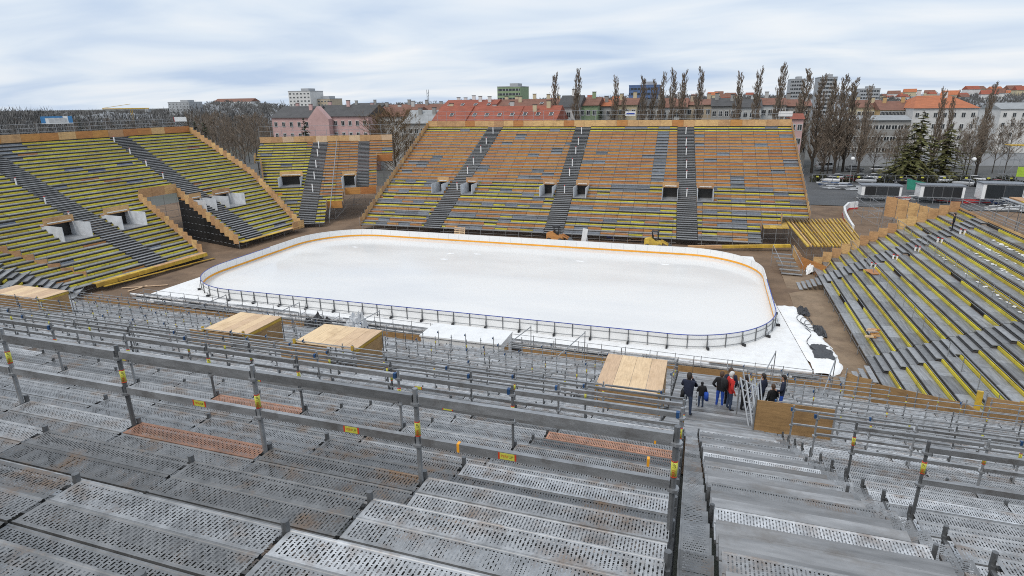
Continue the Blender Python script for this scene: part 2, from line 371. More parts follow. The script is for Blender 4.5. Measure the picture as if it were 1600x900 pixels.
GLINT = mat('glint', (.93, .93, .93), .8, 0, 0)
RL, RW, RR = 30.0, 15.0, 8.5
def rink_point(s):
    """point and outward normal on the rounded rectangle, s in metres from the near-left corner start, counter-clockwise"""
    a, bb, q = 2*(RL-RR), 2*(RW-RR), math.pi*RR/2
    segs = [('l', a), ('c', q), ('l', bb), ('c', q), ('l', a), ('c', q), ('l', bb), ('c', q)]
    st = [((-RL+RR, -RW), 0), ((RL-RR, -RW+RR), -90), ((RL, -RW+RR), 90), ((RL-RR, RW-RR), 0), ((RL-RR, RW), 180), ((-RL+RR, RW-RR), 90), ((-RL, RW-RR), 270), ((-RL+RR, -RW+RR), 180)]
    for (k, L), (p, ang) in zip(segs, st):
        if s <= L+1e-9:
            if k == 'l':
                t_ = math.radians(ang); d = (math.cos(t_), math.sin(t_)); return (p[0]+d[0]*s, p[1]+d[1]*s), (d[1], -d[0])
            t_ = math.radians(ang)+s/RR; n = (math.cos(t_), math.sin(t_)); return (p[0]+n[0]*RR, p[1]+n[1]*RR), n
        s -= L
    return rink_point(0)
PERIM = 4*(RL-RR)+4*(RW-RR)+2*math.pi*RR
pts = [rink_point(PERIM*k/160)[0] for k in range(160)]
me = bpy.data.meshes.new('ice_sheet'); me.from_pydata([(x*0.998, y*0.998, 0.125) for x, y in pts], [], [tuple(range(160))]); me.materials.append(ICEM)
structure(link('ice_sheet', me))
pc_ = [(-31.4, -16.9), (31.75, -16.9), (30.6, -2.0), (29.6, 16.9), (-30.6, 16.9)]
pad = link('ice_pad', join_mesh('ice_pad', [(Shape([(x, y, -.02) for x, y in pc_]+[(x, y, .09) for x, y in pc_], [(4, 3, 2, 1, 0), (5, 6, 7, 8, 9)]+[(k, (k+1) % 5, 5+(k+1) % 5, 5+k) for k in range(5)]), I4, WHITE2)])); structure(pad)
# snow and white sheeting lying beyond the right end of the pad
def sheet_edge(y):
    for (y0, x0), (y1, x1) in zip(SE, SE[1:]):
        if y0 <= y <= y1: return x0+(x1-x0)*(y-y0)/(y1-y0)
    return SE[-1][1]
SE = [(-17.3, 32.8), (-16.6, 33.6), (-14.5, 34.0), (-11, 33.7), (-7, 33.1), (-4.5, 32.7), (-2.0, 32.2)]
V, F = [], []; nj, ni = 44, 12
for j in range(nj+1):
    y = -17.2+15.0*j/nj; xe = sheet_edge(y)+.16*noise2(y*2.1, 0, 1.6, 4)+.08*noise2(y*7, 2, 1.3, 2)
    for i in range(ni+1):
        f = i/ni; xi = 31.77 if y < -15 else 31.77-.077*(y+17); x = xi+(xe-xi)*f; ridge = .10*max(0, noise2(x*2.2, y*1.3, 1.2, 6))+.07*max(0, noise2(x*5, y*3.1, 1.1, 9))
        V.append((x, y, .10+(ridge+.05)*(1 if 0 < i < ni else .3)-(.09 if i == ni else 0)))
for j in range(nj):
    for i in range(ni): k = j*(ni+1)+i; F.append((k, k+1, k+ni+2, k+ni+1))
me = bpy.data.meshes.new('white_sheeting'); me.from_pydata(V, [], F); me.materials.append(WHITE2); me.polygons.foreach_set('use_smooth', [True]*len(F))
tag(link('white_sheeting', me), 'dirty white sheeting spread on the ground at the right end of the rink', 'sheeting')
def crumple(name, cx, cy, sx, sy, h, m, label, cat, seed=1, n=12, z=0.0):
    V = []; F = []
    for j in range(n+1):
        for i in range(n+1):
            u, v = i/n*2-1, j/n*2-1; r = max(0, 1-(abs(u)**3+abs(v)**3)/1.6)
            k = 1+0.12*noise2(u*5, v*5, 1.5, seed)
            V.append((cx+u*sx*k, cy+v*sy*k, z+h*(r**0.6)*(0.72+0.42*noise2(u*4, v*4, 1.6, seed+2))))
    for j in range(n):
        for i in range(n):
            a = j*(n+1)+i; F.append((a, a+1, a+n+2, a+n+1))
    me = bpy.data.meshes.new(name); me.from_pydata(V, [], F); me.materials.append(m)
    return tag(link(name, me), label, cat)
BTARP = mat('black_tarp', (0.045, 0.045, 0.048), 0.4, 0, 0.1, 4, 0.3)
WTARP = mat('silver_tarp', (0.60, 0.62, 0.64), 0.4, 0, 0.05, 3, 0.15)
crumple('tarpaulin', 32.9, -12.9, 0.75, 1.4, 0.12, BTARP, 'black tarpaulin lying flat on the white sheeting right of the rink', 'tarpaulin', 3, z=0.17)
crumple('tarpaulin', 32.7, -3.4, 0.5, 1.1, 0.55, BTARP, 'crumpled black tarpaulin heap by the far tip of the white sheeting', 'tarpaulin', 5)
crumple('tarpaulin', 33.4, -8.2, 0.45, 1.3, 0.45, BTARP, 'crumpled black tarpaulin along the outer edge of the white sheeting', 'tarpaulin', 9)

CAB = mat('black_cable', (.02, .02, .022), .5, 0, 0)
def cable(label, pts_, r=.025, m=None):
    its = []
    for p, q_ in zip(pts_, pts_[1:]): its.append((TUBE5, between(p, q_, r), m or CAB))
    return tag(one('cable', None, its), label, 'cable')
cable('black cable coiled in loops on the white sheeting', [(32.4+.6*math.cos(k*.45)*(1-.012*k)+.01*k, -5.6+1.1*math.sin(k*.45)-.05*k, .27+.004*(k % 5)) for k in range(44)])
cable('black cable running down the middle of the white sheeting', [(32.3+.3*math.sin(k*.6), -8.0-.45*k, .26) for k in range(12)])
for k, (px, v) in enumerate([(555, 386), (703, 396), (694, 405), (906, 408), (1038, 413), (746, 397)]):  # bright reflections on the ice, laid as white patches
    q = atZ(px, v, .127); me = bpy.data.meshes.new('ice_glint'); n_ = 10
    me.from_pydata([(q[0]+.55*math.cos(a)*(1+.15*noise2(a, k, 2)), q[1]+.22*math.sin(a)*(1+.2*noise2(a*2, k, 2)), .131) for a in [6.283*j/n_ for j in range(n_)]]+[(q[0], q[1], .15)], [], [(j, (j+1) % n_, n_) for j in range(n_)]); me.materials.append(GLINT)
    tag(link('ice_glint', me), 'small white painted glint on the far ice, '+['leftmost', 'second from the left', 'below the second from the left', 'second from the right', 'rightmost', 'third from the left'][k], 'glint', 'painted glints on the ice')
# ---- rink boards
RINK = thing('rink_boards', 'white rink boards with orange kick plate and blue top rail round the ice', 'rink boards', (0, -15, 0.1))
NP = 108; ds = PERIM/NP
def curved(s0, s1, o0, o1, z0, z1, n=5):
    V = []; F = []
    for k in range(n+1):
        (x, y), (nx, ny) = rink_point((s0+(s1-s0)*k/n) % PERIM)
        for o_, z in ((o0, z0), (o1, z0), (o1, z1), (o0, z1)): V.append((x+nx*o_, y+ny*o_, z))
    for k in range(n):
        for j in range(4): F.append((4*k+j, 4*k+(j+1) % 4, 4*k+4+(j+1) % 4, 4*k+4+j))
    return Shape(V, F)
BOARDW = mat('board_white', (0.88, 0.88, 0.87), 0.3, 0, 0.0, 0.8, 0.06)
jl = Kit(RINK, 'panel_joint', 300, minpx=1); postk = Kit(RINK, 'frame_post'); railk = Kit(RINK, 'frame_rail'); footk = Kit(RINK, 'counterweight_foot')
for k in range(NP):
    s0, s1 = k*ds, (k+1)*ds
    p = link('board_panel', join_mesh('board_panel', [(curved(s0, s1, 0.0, 0.035, 0.11, 1.2), I4, BOARDW)]), RINK)
    link('kick_plate', join_mesh('kick_plate', [(curved(s0, s1, -0.012, -0.002, 0.22, 0.45), I4, ORNG)]), p)
    link('top_rail', join_mesh('top_rail', [(curved(s0, s1, -0.012, 0.055, 1.203, 1.245), I4, BLUE if (rink_point(k*ds)[0][1] < 3) else BOARDW)]), p)
    (x, y), (nx, ny) = rink_point(k*ds)
    E = T(x+nx*0.075, y+ny*0.075, 0)@RZ(math.atan2(ny, nx))
    postk.box(E, (0, 0, 0.65), (0.07, 0.05, 1.09), STEELD)
    jl.add(T(x-nx*.0035, y-ny*.0035, .78)@RZ(math.atan2(ny, nx))@S(.004, .012, .74), GREYB)
    for z in (0.25, 0.88): railk.add(I4, STEEL, curved(s0+.02, s1-.02, 0.04, 0.075, z-0.02, z+0.02))
    if k % 2 == 0 and y < 2 or (k % 2 == 0 and abs(nx) > .3):
        footk.box(E, (0.24, 0, 0.19), (0.32, 0.14, 0.2), BLACK); postk.box(E, (0.2, 0, 0.45), (0.03, 0.03, 0.75), STEELD, RY(-0.35))
jl.done(); postk.done(); railk.done(); footk.done()
# ------------------------------------------------------------------ grandstands
def stand_frame(origin, deg):
    """local u along the rows, w backwards and up, z up; deg = heading of u"""
    return T(*origin)@RZ(math.radians(deg))
STAIRR = mat('dark_steel_stair', (.085, .087, .09), .5, .3, .2, 4, .3)
def build_stand(name, label, E, rows, d, r, z0, ur, aisles, holes, colour, rng, bay=2.5, riser_h=0.24, treadf=0.78,
                sideL=None, sideR=None, back=True, backh=1.15, tubes=None, deckm=None, under=True, barrier=(), under_rows=None, backrail=2.0, backmat=None, shade_fill=True, ysc=1.0, gaptube=False):
    st = thing(name, label, 'grandstand', tuple((E@np.array([ur(0)[0], 0, 0, 1]))[:3]))
    deck, ris, trd = Kit(st, 'deck_board'), Kit(st, 'riser_board'), Kit(st, 'stair_tread')
    bkb, strs = Kit(st, 'gap_shade_board', 0), Kit(st, 'stair_riser', 0)
    post, rail, scaf = Kit(st, 'rail_post'), Kit(st, 'rail_tube'), Kit(st, 'scaffold_tube', 60)
    side, bk = Kit(st, 'side_panel'), Kit(st, 'back_panel')
    P_ = lambda u, w_, z: (E@np.array([u, w_, z, 1]))[:3]
    for i in range(rows):
        u0, u1 = ur(i); z = z0+i*r; w0 = i*d
        cuts = [(a+b_*i-wd/2, a+b_*i+wd/2) for a, b_, wd in aisles]+[(h[0]+(h[4]*i if len(h) > 4 else 0), h[1]+(h[4]*i if len(h) > 4 else 0)) for h in holes if h[2] <= i < h[3]]
        segs = [(u0, u1)]
        for c0, c1 in cuts:
            ns = []
            for s0, s1 in segs:
                if c1 <= s0 or c0 >= s1: ns.append((s0, s1)); continue
                if c0 > s0: ns.append((s0, c0))
                if c1 < s1: ns.append((c1, s1))
            segs = ns
        for s0, s1 in segs:
            if s1-s0 < 0.25: continue
            k0 = math.ceil((s0+0.4)/bay); k1 = math.floor((s1-0.4)/bay)
            br = [s0]+[k*bay for k in range(k0, k1+1)]+[s1]
            for a, b_ in zip(br, br[1:]):
                um, L = (a+b_)/2, b_-a-0.03
                dm = deckm(i, um) if deckm else DECK
                deck.box(E, (um, w0+d*treadf/2, z-0.03-rng.uniform(0, .012)), (L, d*treadf, 0.075), dm)
                if shade_fill: bkb.box(E, (um, w0+d-0.04, z+(r-.07)/2-.02), (L+.02, 0.02, r-.05), SHADE)  # black board painted in for the shadow gap under the next deck
                cm = colour(i, um)
                if cm is not None:
                    hh = riser_h*(1.0 if cm is ORANGE else (.8 if cm is GREYB else ysc))
                    ris.box(E, (um, w0+d-0.13, z+hh/2+0.005), (L-0.01, 0.06 if cm is ORANGE else 0.1, hh), cm)
                if tubes and tubes(i):
                    post.tube(P_(a+.03, w0+0.06, z), P_(a+.03, w0+0.06, z+0.45), 0.022, STEEL, TUBE5)
                if i in barrier:
                    post.tube(P_(a+.03, w0+0.1, z), P_(a+.03, w0+0.1, z+1.05), 0.026, STEEL, TUBE5)
            if tubes and tubes(i): rail.tube(P_(s0, w0+0.06, z+0.42), P_(s1, w0+0.06, z+0.42), 0.026, STEEL, TUBE5)
            if i in barrier:
                for zz in (0.55, 1.03): rail.tube(P_(s0, w0+0.1, z+zz), P_(s1, w0+0.1, z+zz), 0.026, STEEL, TUBE5)
            if gaptube: rail.tube(P_(s0, w0+d-.09, z+r*.62), P_(s1, w0+d-.09, z+r*.62), .02, STEEL, TUBE5)
            if under and (i % 3 == 0 or i == 0):
                for k in range(math.ceil(s0/bay), math.floor(s1/bay)+1):
                    if under_rows is None or under_rows(i, k*bay):
                        scaf.tube(P_(k*bay, w0-.01, 0), P_(k*bay, w0-.01, z-.07), 0.03, STEEL, TUBE5)
                        if z > 1.6: scaf.tube(P_(k*bay, w0+0.15, 0.3), P_(k*bay+bay*.96, w0+0.15, min(z-.3, 2.2)), 0.024, STEEL, TUBE5)
                for zz in np.arange(0.35, z-0.3, 1.0):
                    if under_rows is None or under_rows(i, (s0+s1)/2): scaf.tube(P_(s0, w0+0.15, zz), P_(s1, w0+0.15, zz), 0.024, STEEL, TUBE5)
        for (a, b_, wd) in aisles:
            c = a+b_*i
            if not (u0-.1 <= c <= u1+.1) or any(h[2] <= i < h[3] and h[0] < c < h[1] for h in holes): continue
            for q in (0, 1):
                trd.box(E, (c+b_*q*.5, w0+d*(q*.5+.25), z-0.03+q*r/2), (wd-0.1, d*0.46, 0.045), TREAD)
                strs.box(E, (c+b_*q*.5, w0+d*(q*.5+.49), z-.07+q*r/2), (wd-.05, .03, r/2+.02), STAIRR)
                strs.box(E, (c+b_*q*.5, w0+d*(q*.5+.25), z-.13+q*r/2), (wd-.05, d*.52, .03), STAIRR)
        for pan, uu, sg in ((sideL, u0, -1), (sideR, u1, 1)):
            if pan and pan(i):
                h = pan(i); side.box(E, (uu+sg*0.05, w0+d/2, z+h/2-0.25+rng.uniform(-.06, .06)), (0.04, d*0.97, h+0.3), PLY)
                rail.tube(P_(uu+sg*.1, w0, z-.3), P_(uu+sg*.1, w0, z+h+.15), 0.024, STEEL, TUBE5)
    if back:
        i = rows; u0, u1 = ur(rows-1); z = z0+(rows-1)*r; n = max(1, round((u1-u0)/bay)); wb = rows*d
        for k in range(n):
            a = u0+(u1-u0)*k/n; b_ = u0+(u1-u0)*(k+1)/n
            bm = (backmat or (lambda k: PLY))(k)
            bk.box(E, ((a+b_)/2, wb, z+backh/2+.25), (b_-a-.02, 0.05, backh+rng.uniform(-.03, .03)), bm)
            post.tube(P_(a, wb+.1, z-.2), P_(a, wb+.1, z+backh+backrail), 0.03, STEEL, TUBE5)
            if under:
                scaf.tube(P_(a, wb+.1, 0), P_(a, wb+.1, z-.25), 0.03, STEEL, TUBE5)
        if backrail > .3:
            for zz in (0.45, backrail*.55+.1, backrail-.05): rail.tube(P_(u0, wb+.1, z+backh+zz), P_(u1, wb+.1, z+backh+zz), 0.027, STEEL, TUBE5)
    for k in (bkb, strs, deck, ris, trd, post, rail, scaf, side, bk): k.done()
    return st, P_

def vomitory(st, E, u0, u1, w0, w1, z, roofz, light=True, wallm=None):
    """entry tunnel mouth in the seating: two side walls, a lintel board over the opening, a black panel painting the shade behind"""
    wm = wallm or WPANEL
    for uu in (u0, u1):
        link('vomitory_wall', join_mesh('vomitory_wall', [B(E, (uu, (w0+w1)/2, (z+roofz)/2-.1), (0.06, w1-w0, roofz-z), wm)]), st)
    link('vomitory_lintel', join_mesh('vomitory_lintel', [B(E, ((u0+u1)/2, (w0+w1)/2+(w1-w0)*.28, roofz+.3), (u1-u0+.2, 0.05, 0.8), PLY)]), st)
    link('vomitory_roof', join_mesh('vomitory_roof', [B(E, ((u0+u1)/2, w1+.3, roofz-.15), (u1-u0+.2, (w1-w0)*.5, 0.05), ORANGE)]), st)
    link('vomitory_floor', join_mesh('vomitory_floor', [B(E, ((u0+u1)/2, (w0+w1)/2, z-.05), (u1-u0, w1-w0, 0.06), DECK)]), st)
    link('passage_shade', join_mesh('passage_shade', [B(E, ((u0+u1)/2, w1-.06, (z+roofz)/2-.12), (u1-u0-.08, .04, roofz-z-.06), SHADE)]), st)  # black panel in place of the shade inside the opening
    if light:
        link('white_lath', join_mesh('white_lath', [B(E, ((u0+u1)/2, (w0+w1)/2+(w1-w0)*.27-.05, roofz+.12), (u1-u0-.5, 0.05, 0.12), LAMPW)]), st)

rg = random.Random(3)
D_, R_ = 0.95, 0.423
# ---- far stand
EF = stand_frame((0, 20.4, 0), 2.0)
def far_col(i, u):
    q = rg.random(); g = noise2(u*.7, i*.62, 1.0, 2)
    if i >= 30: return YELLOW if q < .9 else GREYB
    if 15.4 < u < 17.4 and i > 14: return GREYB
    if i >= 13: return GREYB if g > .72 or q > .98 else ORANGE
    cyc = i % 3
    if g > .75 or q < .03: return GREYB
    if cyc == 1: return ORANGE if q < .88 else YELLOW
    return YELLOW if (cyc == 2 and q < .95) else (ORANGE if q < .35 else (YELLOW if q < .65 else GREYB))
far_ur = lambda i: (-27.6-0.03*i, 30.9 if i < 4 else (33.6 if i < 6 else 37.2))
far_a = [(-15.7, 0.033, 2.9), (3.05, -0.028, 2.8), (21.5, -0.041, 2.8)]
far_holes = [(c0, c1, 9, 13) for c0, c1 in [(-19.0, -17.2), (-13.9, -12.1), (-.9, 1.1), (4.4, 6.3), (17.6, 19.8), (22.6, 24.8)]]
FAR, PF = build_stand('grandstand', 'wide far grandstand with brown and yellow rows and three stairways behind the rink', EF, 32, D_, R_, 0.9, far_ur, far_a, far_holes, far_col, rg,
    bay=1.95, riser_h=0.30, ysc=.55, sideL=lambda i: 1.1, sideR=lambda i: 1.0 if i in (3, 5) or i > 5 else 0, tubes=lambda i: i < 13 and i % 3 == 0, barrier=(16, 23),
    backmat=lambda k: ORANGE if k % 5 == 4 else PLY, under_rows=lambda i, u: i == 0)
for h in far_holes: vomitory(FAR, EF, h[0], h[1], 9*D_, 13*D_, .9+9*R_, .9+12*R_+.35)
def markers(st, E, a, b_, wd, rows_, side=0.1, h=1.0):
    for i in rows_:
        c = a+b_*i+wd*side
        o = link('marker_post', join_mesh('marker_post', [B(E, (c, i*D_+.5, .9+i*R_+h/2), (0.13, 0.1, h), LAMPW)]), st)
        link('red_band', join_mesh('red_band', [B(E, (c, i*D_+.5, .9+i*R_+h*.96), (0.14, 0.11, h*.1), REDP)]), o)
for k, (a, b_, wd) in enumerate(far_a): markers(FAR, EF, a, b_, wd, (29, 25, 22, 18, 15, 10), 0.0 if k else .1, 1.25)

# ---- left stand: rows run along Y, climbing towards -X
EL = T(-37.2, 0, 0)@RZ(math.radians(86.5))           # u -> +Y, w -> -X
def left_col(i, u):
    q = rg.random(); g = noise2(u*.5, i*.5, 1.0, 7)
    if i > 22 and u < 0 and g > .35: return GREYB
    return YELLOW if q < .95 else (ORANGE if q < .97 else GREYB)
def left_ur(i): return (-35.0, 16.2+.44*min(i, 15)+.15*max(0, i-15))
left_a = [(-8.3, 0.0, 2.9), (7.2, 0.145, 3.0)]
TUN = (-2.2, 3.8, 0, 14, .2)
left_holes = [TUN, (-13.6, -10.4, 8, 12), (-6.5, -3.3, 8, 12), (5.6, 7.4, 8, 12, .06), (10.3, 13.4, 8, 12)]
LEFT, PL = build_stand('grandstand', 'left grandstand with long yellow rows and a tunnel gap, two dark stairways', EL, 32, D_, R_, 0.9, left_ur, left_a, left_holes, left_col, rg,
    bay=2.5, riser_h=0.19, gaptube=False, sideR=lambda i: 1.25, barrier=(), tubes=lambda i: False, under_rows=lambda i, u: i == 0 or (-4 < u < 8 and i < 15), backrail=1.6, backmat=lambda k: (PLY, ORANGE, ORANGE)[k % 3])
for h in left_holes[1:]: vomitory(LEFT, EL, h[0]+(.6 if len(h) > 4 else 0), h[1]+(.6 if len(h) > 4 else 0), h[2]*D_, h[3]*D_, .9+h[2]*R_, .9+(h[3]-1)*R_+.5)
sk, tt = Kit(LEFT, 'tunnel_panel'), Kit(LEFT, 'tunnel_tube', 60)
for i in range(14):
    for uu in (TUN[0], TUN[1]):
        u_ = uu+TUN[4]*i; sk.box(EL, (u_, i*D_+D_/2, .9+i*R_+.45), (0.04, D_*.97, 1.35), PLY)
        sk.box(EL, (u_+(.12 if uu < 0 else -.12)*-1, i*D_+D_/2, (.9+i*R_)/2-.05), (.02, D_, .75+i*R_), SHADE)  # added black sheet, paints the shade below the decks beside the tunnel
        if i % 2 == 0:
            tt.tube(PL(u_, i*D_, 0), PL(u_, i*D_, .9+i*R_), .03, STEEL, TUBE5)
            for zz in np.arange(.5, .9+i*R_, 1.0): tt.tube(PL(u_, i*D_, zz), PL(u_+.4, i*D_+2*D_, zz), .026, STEEL, TUBE5)
for k in range(3): sk.box(EL, (TUN[0]+TUN[4]*14+2.0*k+1.0, 14*D_+.05, .9+14*R_+.6), (1.96, 0.05, 1.35), PLY)
for zz in np.arange(.6, 6.5, 1.0): tt.tube(PL(.5, 13*D_, zz), PL(6.6, 13*D_, zz), .026, STEEL, TUBE5)
sk.done(); tt.done()
fk = Kit(LEFT, 'front_beam')
for k in range(6): fk.box(EL, (-16.6+2.4*k+1.2, -0.35, 0.95), (2.36, 0.7, 0.08), YELLOWO if k < 3 else PLY)
for k in range(6): fk.box(EL, (-16.6+2.4*k+1.2, -0.72, 0.75), (2.36, 0.08, 0.4), YELLOWO)
for k in range(5): fk.box(EL, (3.9+2.45*k+1.2, -0.35, 0.95), (2.4, 0.7, 0.08), YELLOWO if k < 3 else PLY)
for k in range(2): fk.box(EL, (14.5+1.3*k, -.5, 1.2), (1.25, .05, 1.2), PLY)
fk.done()
pk2 = Kit(LEFT, 'ramp_plank')
for k in range(4): pk2.add(bar(PL(-16+3.6*k, -1.0, .55-.1*k), PL(-12.45+3.6*k, -1.15, .45-.1*k), .35, .07), YELLOWO)
pk2.done()
markers(LEFT, EL, *left_a[1], (30, 26, 22, 18), -0.55, .9); markers(LEFT, EL, *left_a[0], (26, 21, 16, 12), -0.55, .9)

# ---- corner stand between them (faces the rink corner)
hd = 28.0
EC = T(-38.7, 17.6, 0)@RZ(math.radians(hd))
def cor_ur(i):
    lo = -2.3-0.35*i if i < 9 else (-5.4-.2*(i-9) if i < 20 else -8.6)
    hi = 4.8 if i < 6 else (7.4 if i < 10 else (13.0 if i < 21 else 16.0))
    return (lo, hi)
def cor_col(i, u):
    q = rg.random()
    if u < 0.5 or i < 8: return YELLOW if q < .93 else GREYB
    return ORANGE if q < .9 else (GREYB if q < .95 else YELLOW)
cor_a = [(1.9, 0.02, 2.8), (10.6, 0, 2.1)]
cor_holes = [(-3.4, 0.2, 11, 15), (7.2, 9.4, 10, 15), (13, 17, 0, 21)]
CORN, PC = build_stand('grandstand', 'narrow corner grandstand between left and far stands with stepped outline', EC, 27, .9, .42, 0.7, cor_ur, cor_a, cor_holes, cor_col, rg, bay=2.0, riser_h=.25, ysc=.7,
    sideL=lambda i: 1.1 if i < 22 else 0, sideR=lambda i: 1.0 if i in (4, 5, 6, 7, 9, 10, 11, 12, 13, 20, 21) else 0, tubes=lambda i: False, backrail=2.2, under_rows=lambda i, u: i in (0, 6, 9, 21),
    backmat=lambda k: (PLY, PLY, NEWPLY)[k % 3])
vomitory(CORN, EC, -3.4, 0.2, 11*.9, 15*.9, .7+11*.42, .7+14*.42+.4); vomitory(CORN, EC, 7.2, 9.4, 10*.9, 15*.9, .7+10*.42, .7+14*.42+.2)
fk = Kit(CORN, 'front_panel')
for (u0, u1, i) in [(4.9, 7.3, 6), (7.6, 10.2, 10), (10.2, 12.9, 10), (13.0, 15.9, 21), (-5.2, -2.6, 9)]: fk.box(EC, ((u0+u1)/2, i*.9-.05, .7+i*.42-.5), (u1-u0-.03, 0.05, 1.2), ORANGE)
fk.done()
rl = Kit(CORN, 'aisle_rail')
for i in range(0, 26): rl.tube(PC(5.6, i*.9, .7+i*.42+.75), PC(5.6, i*.9+.9, .7+i*.42+1.17), .05, STEEL, TUBE5); rl.tube(PC(5.6, i*.9, .7+i*.42), PC(5.6, i*.9, .7+i*.42+.75), .03, STEEL, TUBE5)
rl.done()
for i in (24, 21, 17, 13, 9):
    link('marker_post', join_mesh('marker_post', [B(EC, (2.3, i*.9+.5, .7+i*.42+.7), (0.16, 0.1, 1.4), LAMPW)]), CORN)

# ---- right stand: rows along Y, climbing towards +X
ER = T(35.4, 0, 0)@RZ(math.radians(-90.0))            # u -> -Y, w -> +X
def right_col(i, u):
    q = rg.random(); return YELLOW if q < .96 else None
def right_ur(i): return (-11.0-0.42*min(i, 9)-.03*i, 31.0)
right_a = [(-5.7, -0.25, 2.8), (16.2, 0.0, 2.8)]
RIGHT, PR = build_stand('grandstand', 'right grandstand with broad grey decks and thin yellow strips beside the earth track', ER, 15, D_, R_, 0.9, right_ur, right_a, [], right_col, rg, bay=2.5,
    riser_h=0.19, treadf=0.80, sideL=lambda i: 1.2, tubes=lambda i: False, deckm=lambda i, u: DECKW if rg.random() < .65 else DECK, barrier=(4, 9), under_rows=lambda i, u: i == 0, back=True, backh=.3, backrail=1.1, gaptube=True)
# bottom flight of the nearer stairway and the first flight of the farther one
fl = Kit(RIGHT, 'foot_tread')
for k in range(5):
    fl.box(ER, (17.6+.25*k, -.25-.42*k, .75-.16*k), (2.7, .34, .05), TREAD); fl.box(ER, (-5.2, -.25-.42*k, .75-.16*k), (2.6, .34, .05), TREAD)
fl.done()
for k, (a, b_, wd) in enumerate(right_a):
    for i in ((4, 6, 8, 10, 12) if k == 0 else (9, 13)):
        for dz in (0, .45):
            o = link('marker_post', join_mesh('marker_post', [B(ER, (a+b_*i+1.6+dz*.6, i*D_+.5+dz*.6, .9+i*R_+.27), (0.13, 0.13, .5), LAMPW)]), RIGHT)
            link('red_band', join_mesh('red_band', [B(ER, (a+b_*i+1.6+dz*.6, i*D_+.5+dz*.6, .9+i*R_+.50), (0.14, 0.14, .09), REDP)]), o)
# white paper-like sheets lying in the upper rows
sh_ = Kit(RIGHT, 'loose_sheet', 200)
for k in range(150):
    i = rg.choice((9, 11, 12, 13, 13, 11)); u = rg.uniform(-3, 20) if i != 11 else rg.uniform(-2, 26)
    if abs(u-16.2) < 1.8: continue
    sh_.box(ER@T(u, i*D_+.55+rg.uniform(-.12, .12), .9+i*R_+.02+rg.uniform(0, .03))@RZ(rg.uniform(-.6, .6)), (0, 0, 0), (rg.uniform(.2, .5), rg.uniform(.1, .25), .012), WHITE)
sh_.done()
# raised scaffold walkway behind its top row
wk = thing('scaffold_walkway', 'raised scaffold walkway with orange beams behind the top of the right stand', 'walkway', tuple(PR(0, 15.5*D_, 0)))
kk, tk0 = Kit(wk, 'deck_plank'), Kit(wk, 'scaffold_tube', 120)
for k in range(14):
    u = -10.5+2.5*k; z = .9+15*R_+1.9
    kk.box(ER, (u+1.2, 15*D_+1.9, z), (2.46, .5, .07), DECK); kk.box(ER, (u+1.2, 15*D_+2.8, z+.05), (2.46, 1.0, .14), YELLOWO if k % 4 else PLY)
    for w_ in (1.5, 3.4):
        tk0.tube(PR(u, 15*D_+w_, 0), PR(u, 15*D_+w_, z+(1.0 if w_ > 2 else 0)), .032, STEEL, TUBE5)
    tk0.tube(PR(u, 15*D_+1.5, z-1.6), PR(u+2.5, 15*D_+1.5, z-.1), .026, STEEL, TUBE5)
    for zz in (z-1.6, z-.12): tk0.tube(PR(u, 15*D_+1.5, zz), PR(u+2.5, 15*D_+1.5, zz), .026, STEEL, TUBE5)
    if k % 2: kk.box(ER, (u+1.2, 15*D_+3.3, z-1.0), (1.8, .05, 1.2), ORANGE)
kk.done(); tk0.done()
# ------------------------------------------------------------------ near stand (the one the camera stands on): steel plank terraces
NEAR = thing('grandstand', 'near grandstand of perforated steel planks with tube guard rails in the foreground', 'grandstand', (0, -40, 0))
def deck_shape(L, wd=0.275):
    prof = [(0.004, -0.05), (0, 0), (0.014, 0.0), (0.02, -0.005), (wd-.02, -0.005), (wd-.014, 0.0), (wd, 0), (wd-.004, -0.05)]
    n = len(prof); v = [(0, a, z) for a, z in prof]+[(L, a, z) for a, z in prof]
    uv = [(0, a*0.275/wd) for a, z in prof]+[(L, a*.275/wd) for a, z in prof]
    f = [(k, n+k, n+k+1, k+1) for k in range(n-1)]
    return Shape(v, f, uv)
_ds = {}
def DS(L, wd=.275):
    k = (round(L, 2), wd)
    if k not in _ds: _ds[k] = deck_shape(k[0], wd)
    return _ds[k]
TIERS = []                       # (index, y of the front edge, z)
for k in range(-9, 15): TIERS.append((k, -55.3+1.1*k, 14.9-0.517*k))
y, z = TIERS[-1][1:]
for k in range(15, 29):
    y += 1.21; z -= 0.425; TIERS.append((k, y, z))
TY = {k: (y, z) for k, y, z in TIERS}
colsL = [23.28, 20.59]
while colsL[-1] > -36: colsL.append(colsL[-1]-2.1)
colsLow = [22.55]+colsL[1:]
colsR = [26.45, 28.6, 30.75, 32.9, 35.05, 37.2, 39.35, 41.5]
BOX = [(-24.9, -20.5, 21, 23), (-2.2, 1.4, 17, 20), (4.5, 8.6, 16, 19), (19.9, 22.4, 15, 18), (26.4, 29.0, 16, 19)]   # openings x0,x1,k0,k1
dk, stud = Kit(NEAR, 'steel_plank'), Kit(NEAR, 'post_stub', 300, minpx=3)
rn = random.Random(11)
def lim(y): return 31.9 if y > -26.8 else 99
def free(x0, x1, k): return not any(b0-.5 < (x0+x1)/2 < b1+.5 and k0 <= k < k1 for b0, b1, k0, k1 in BOX)
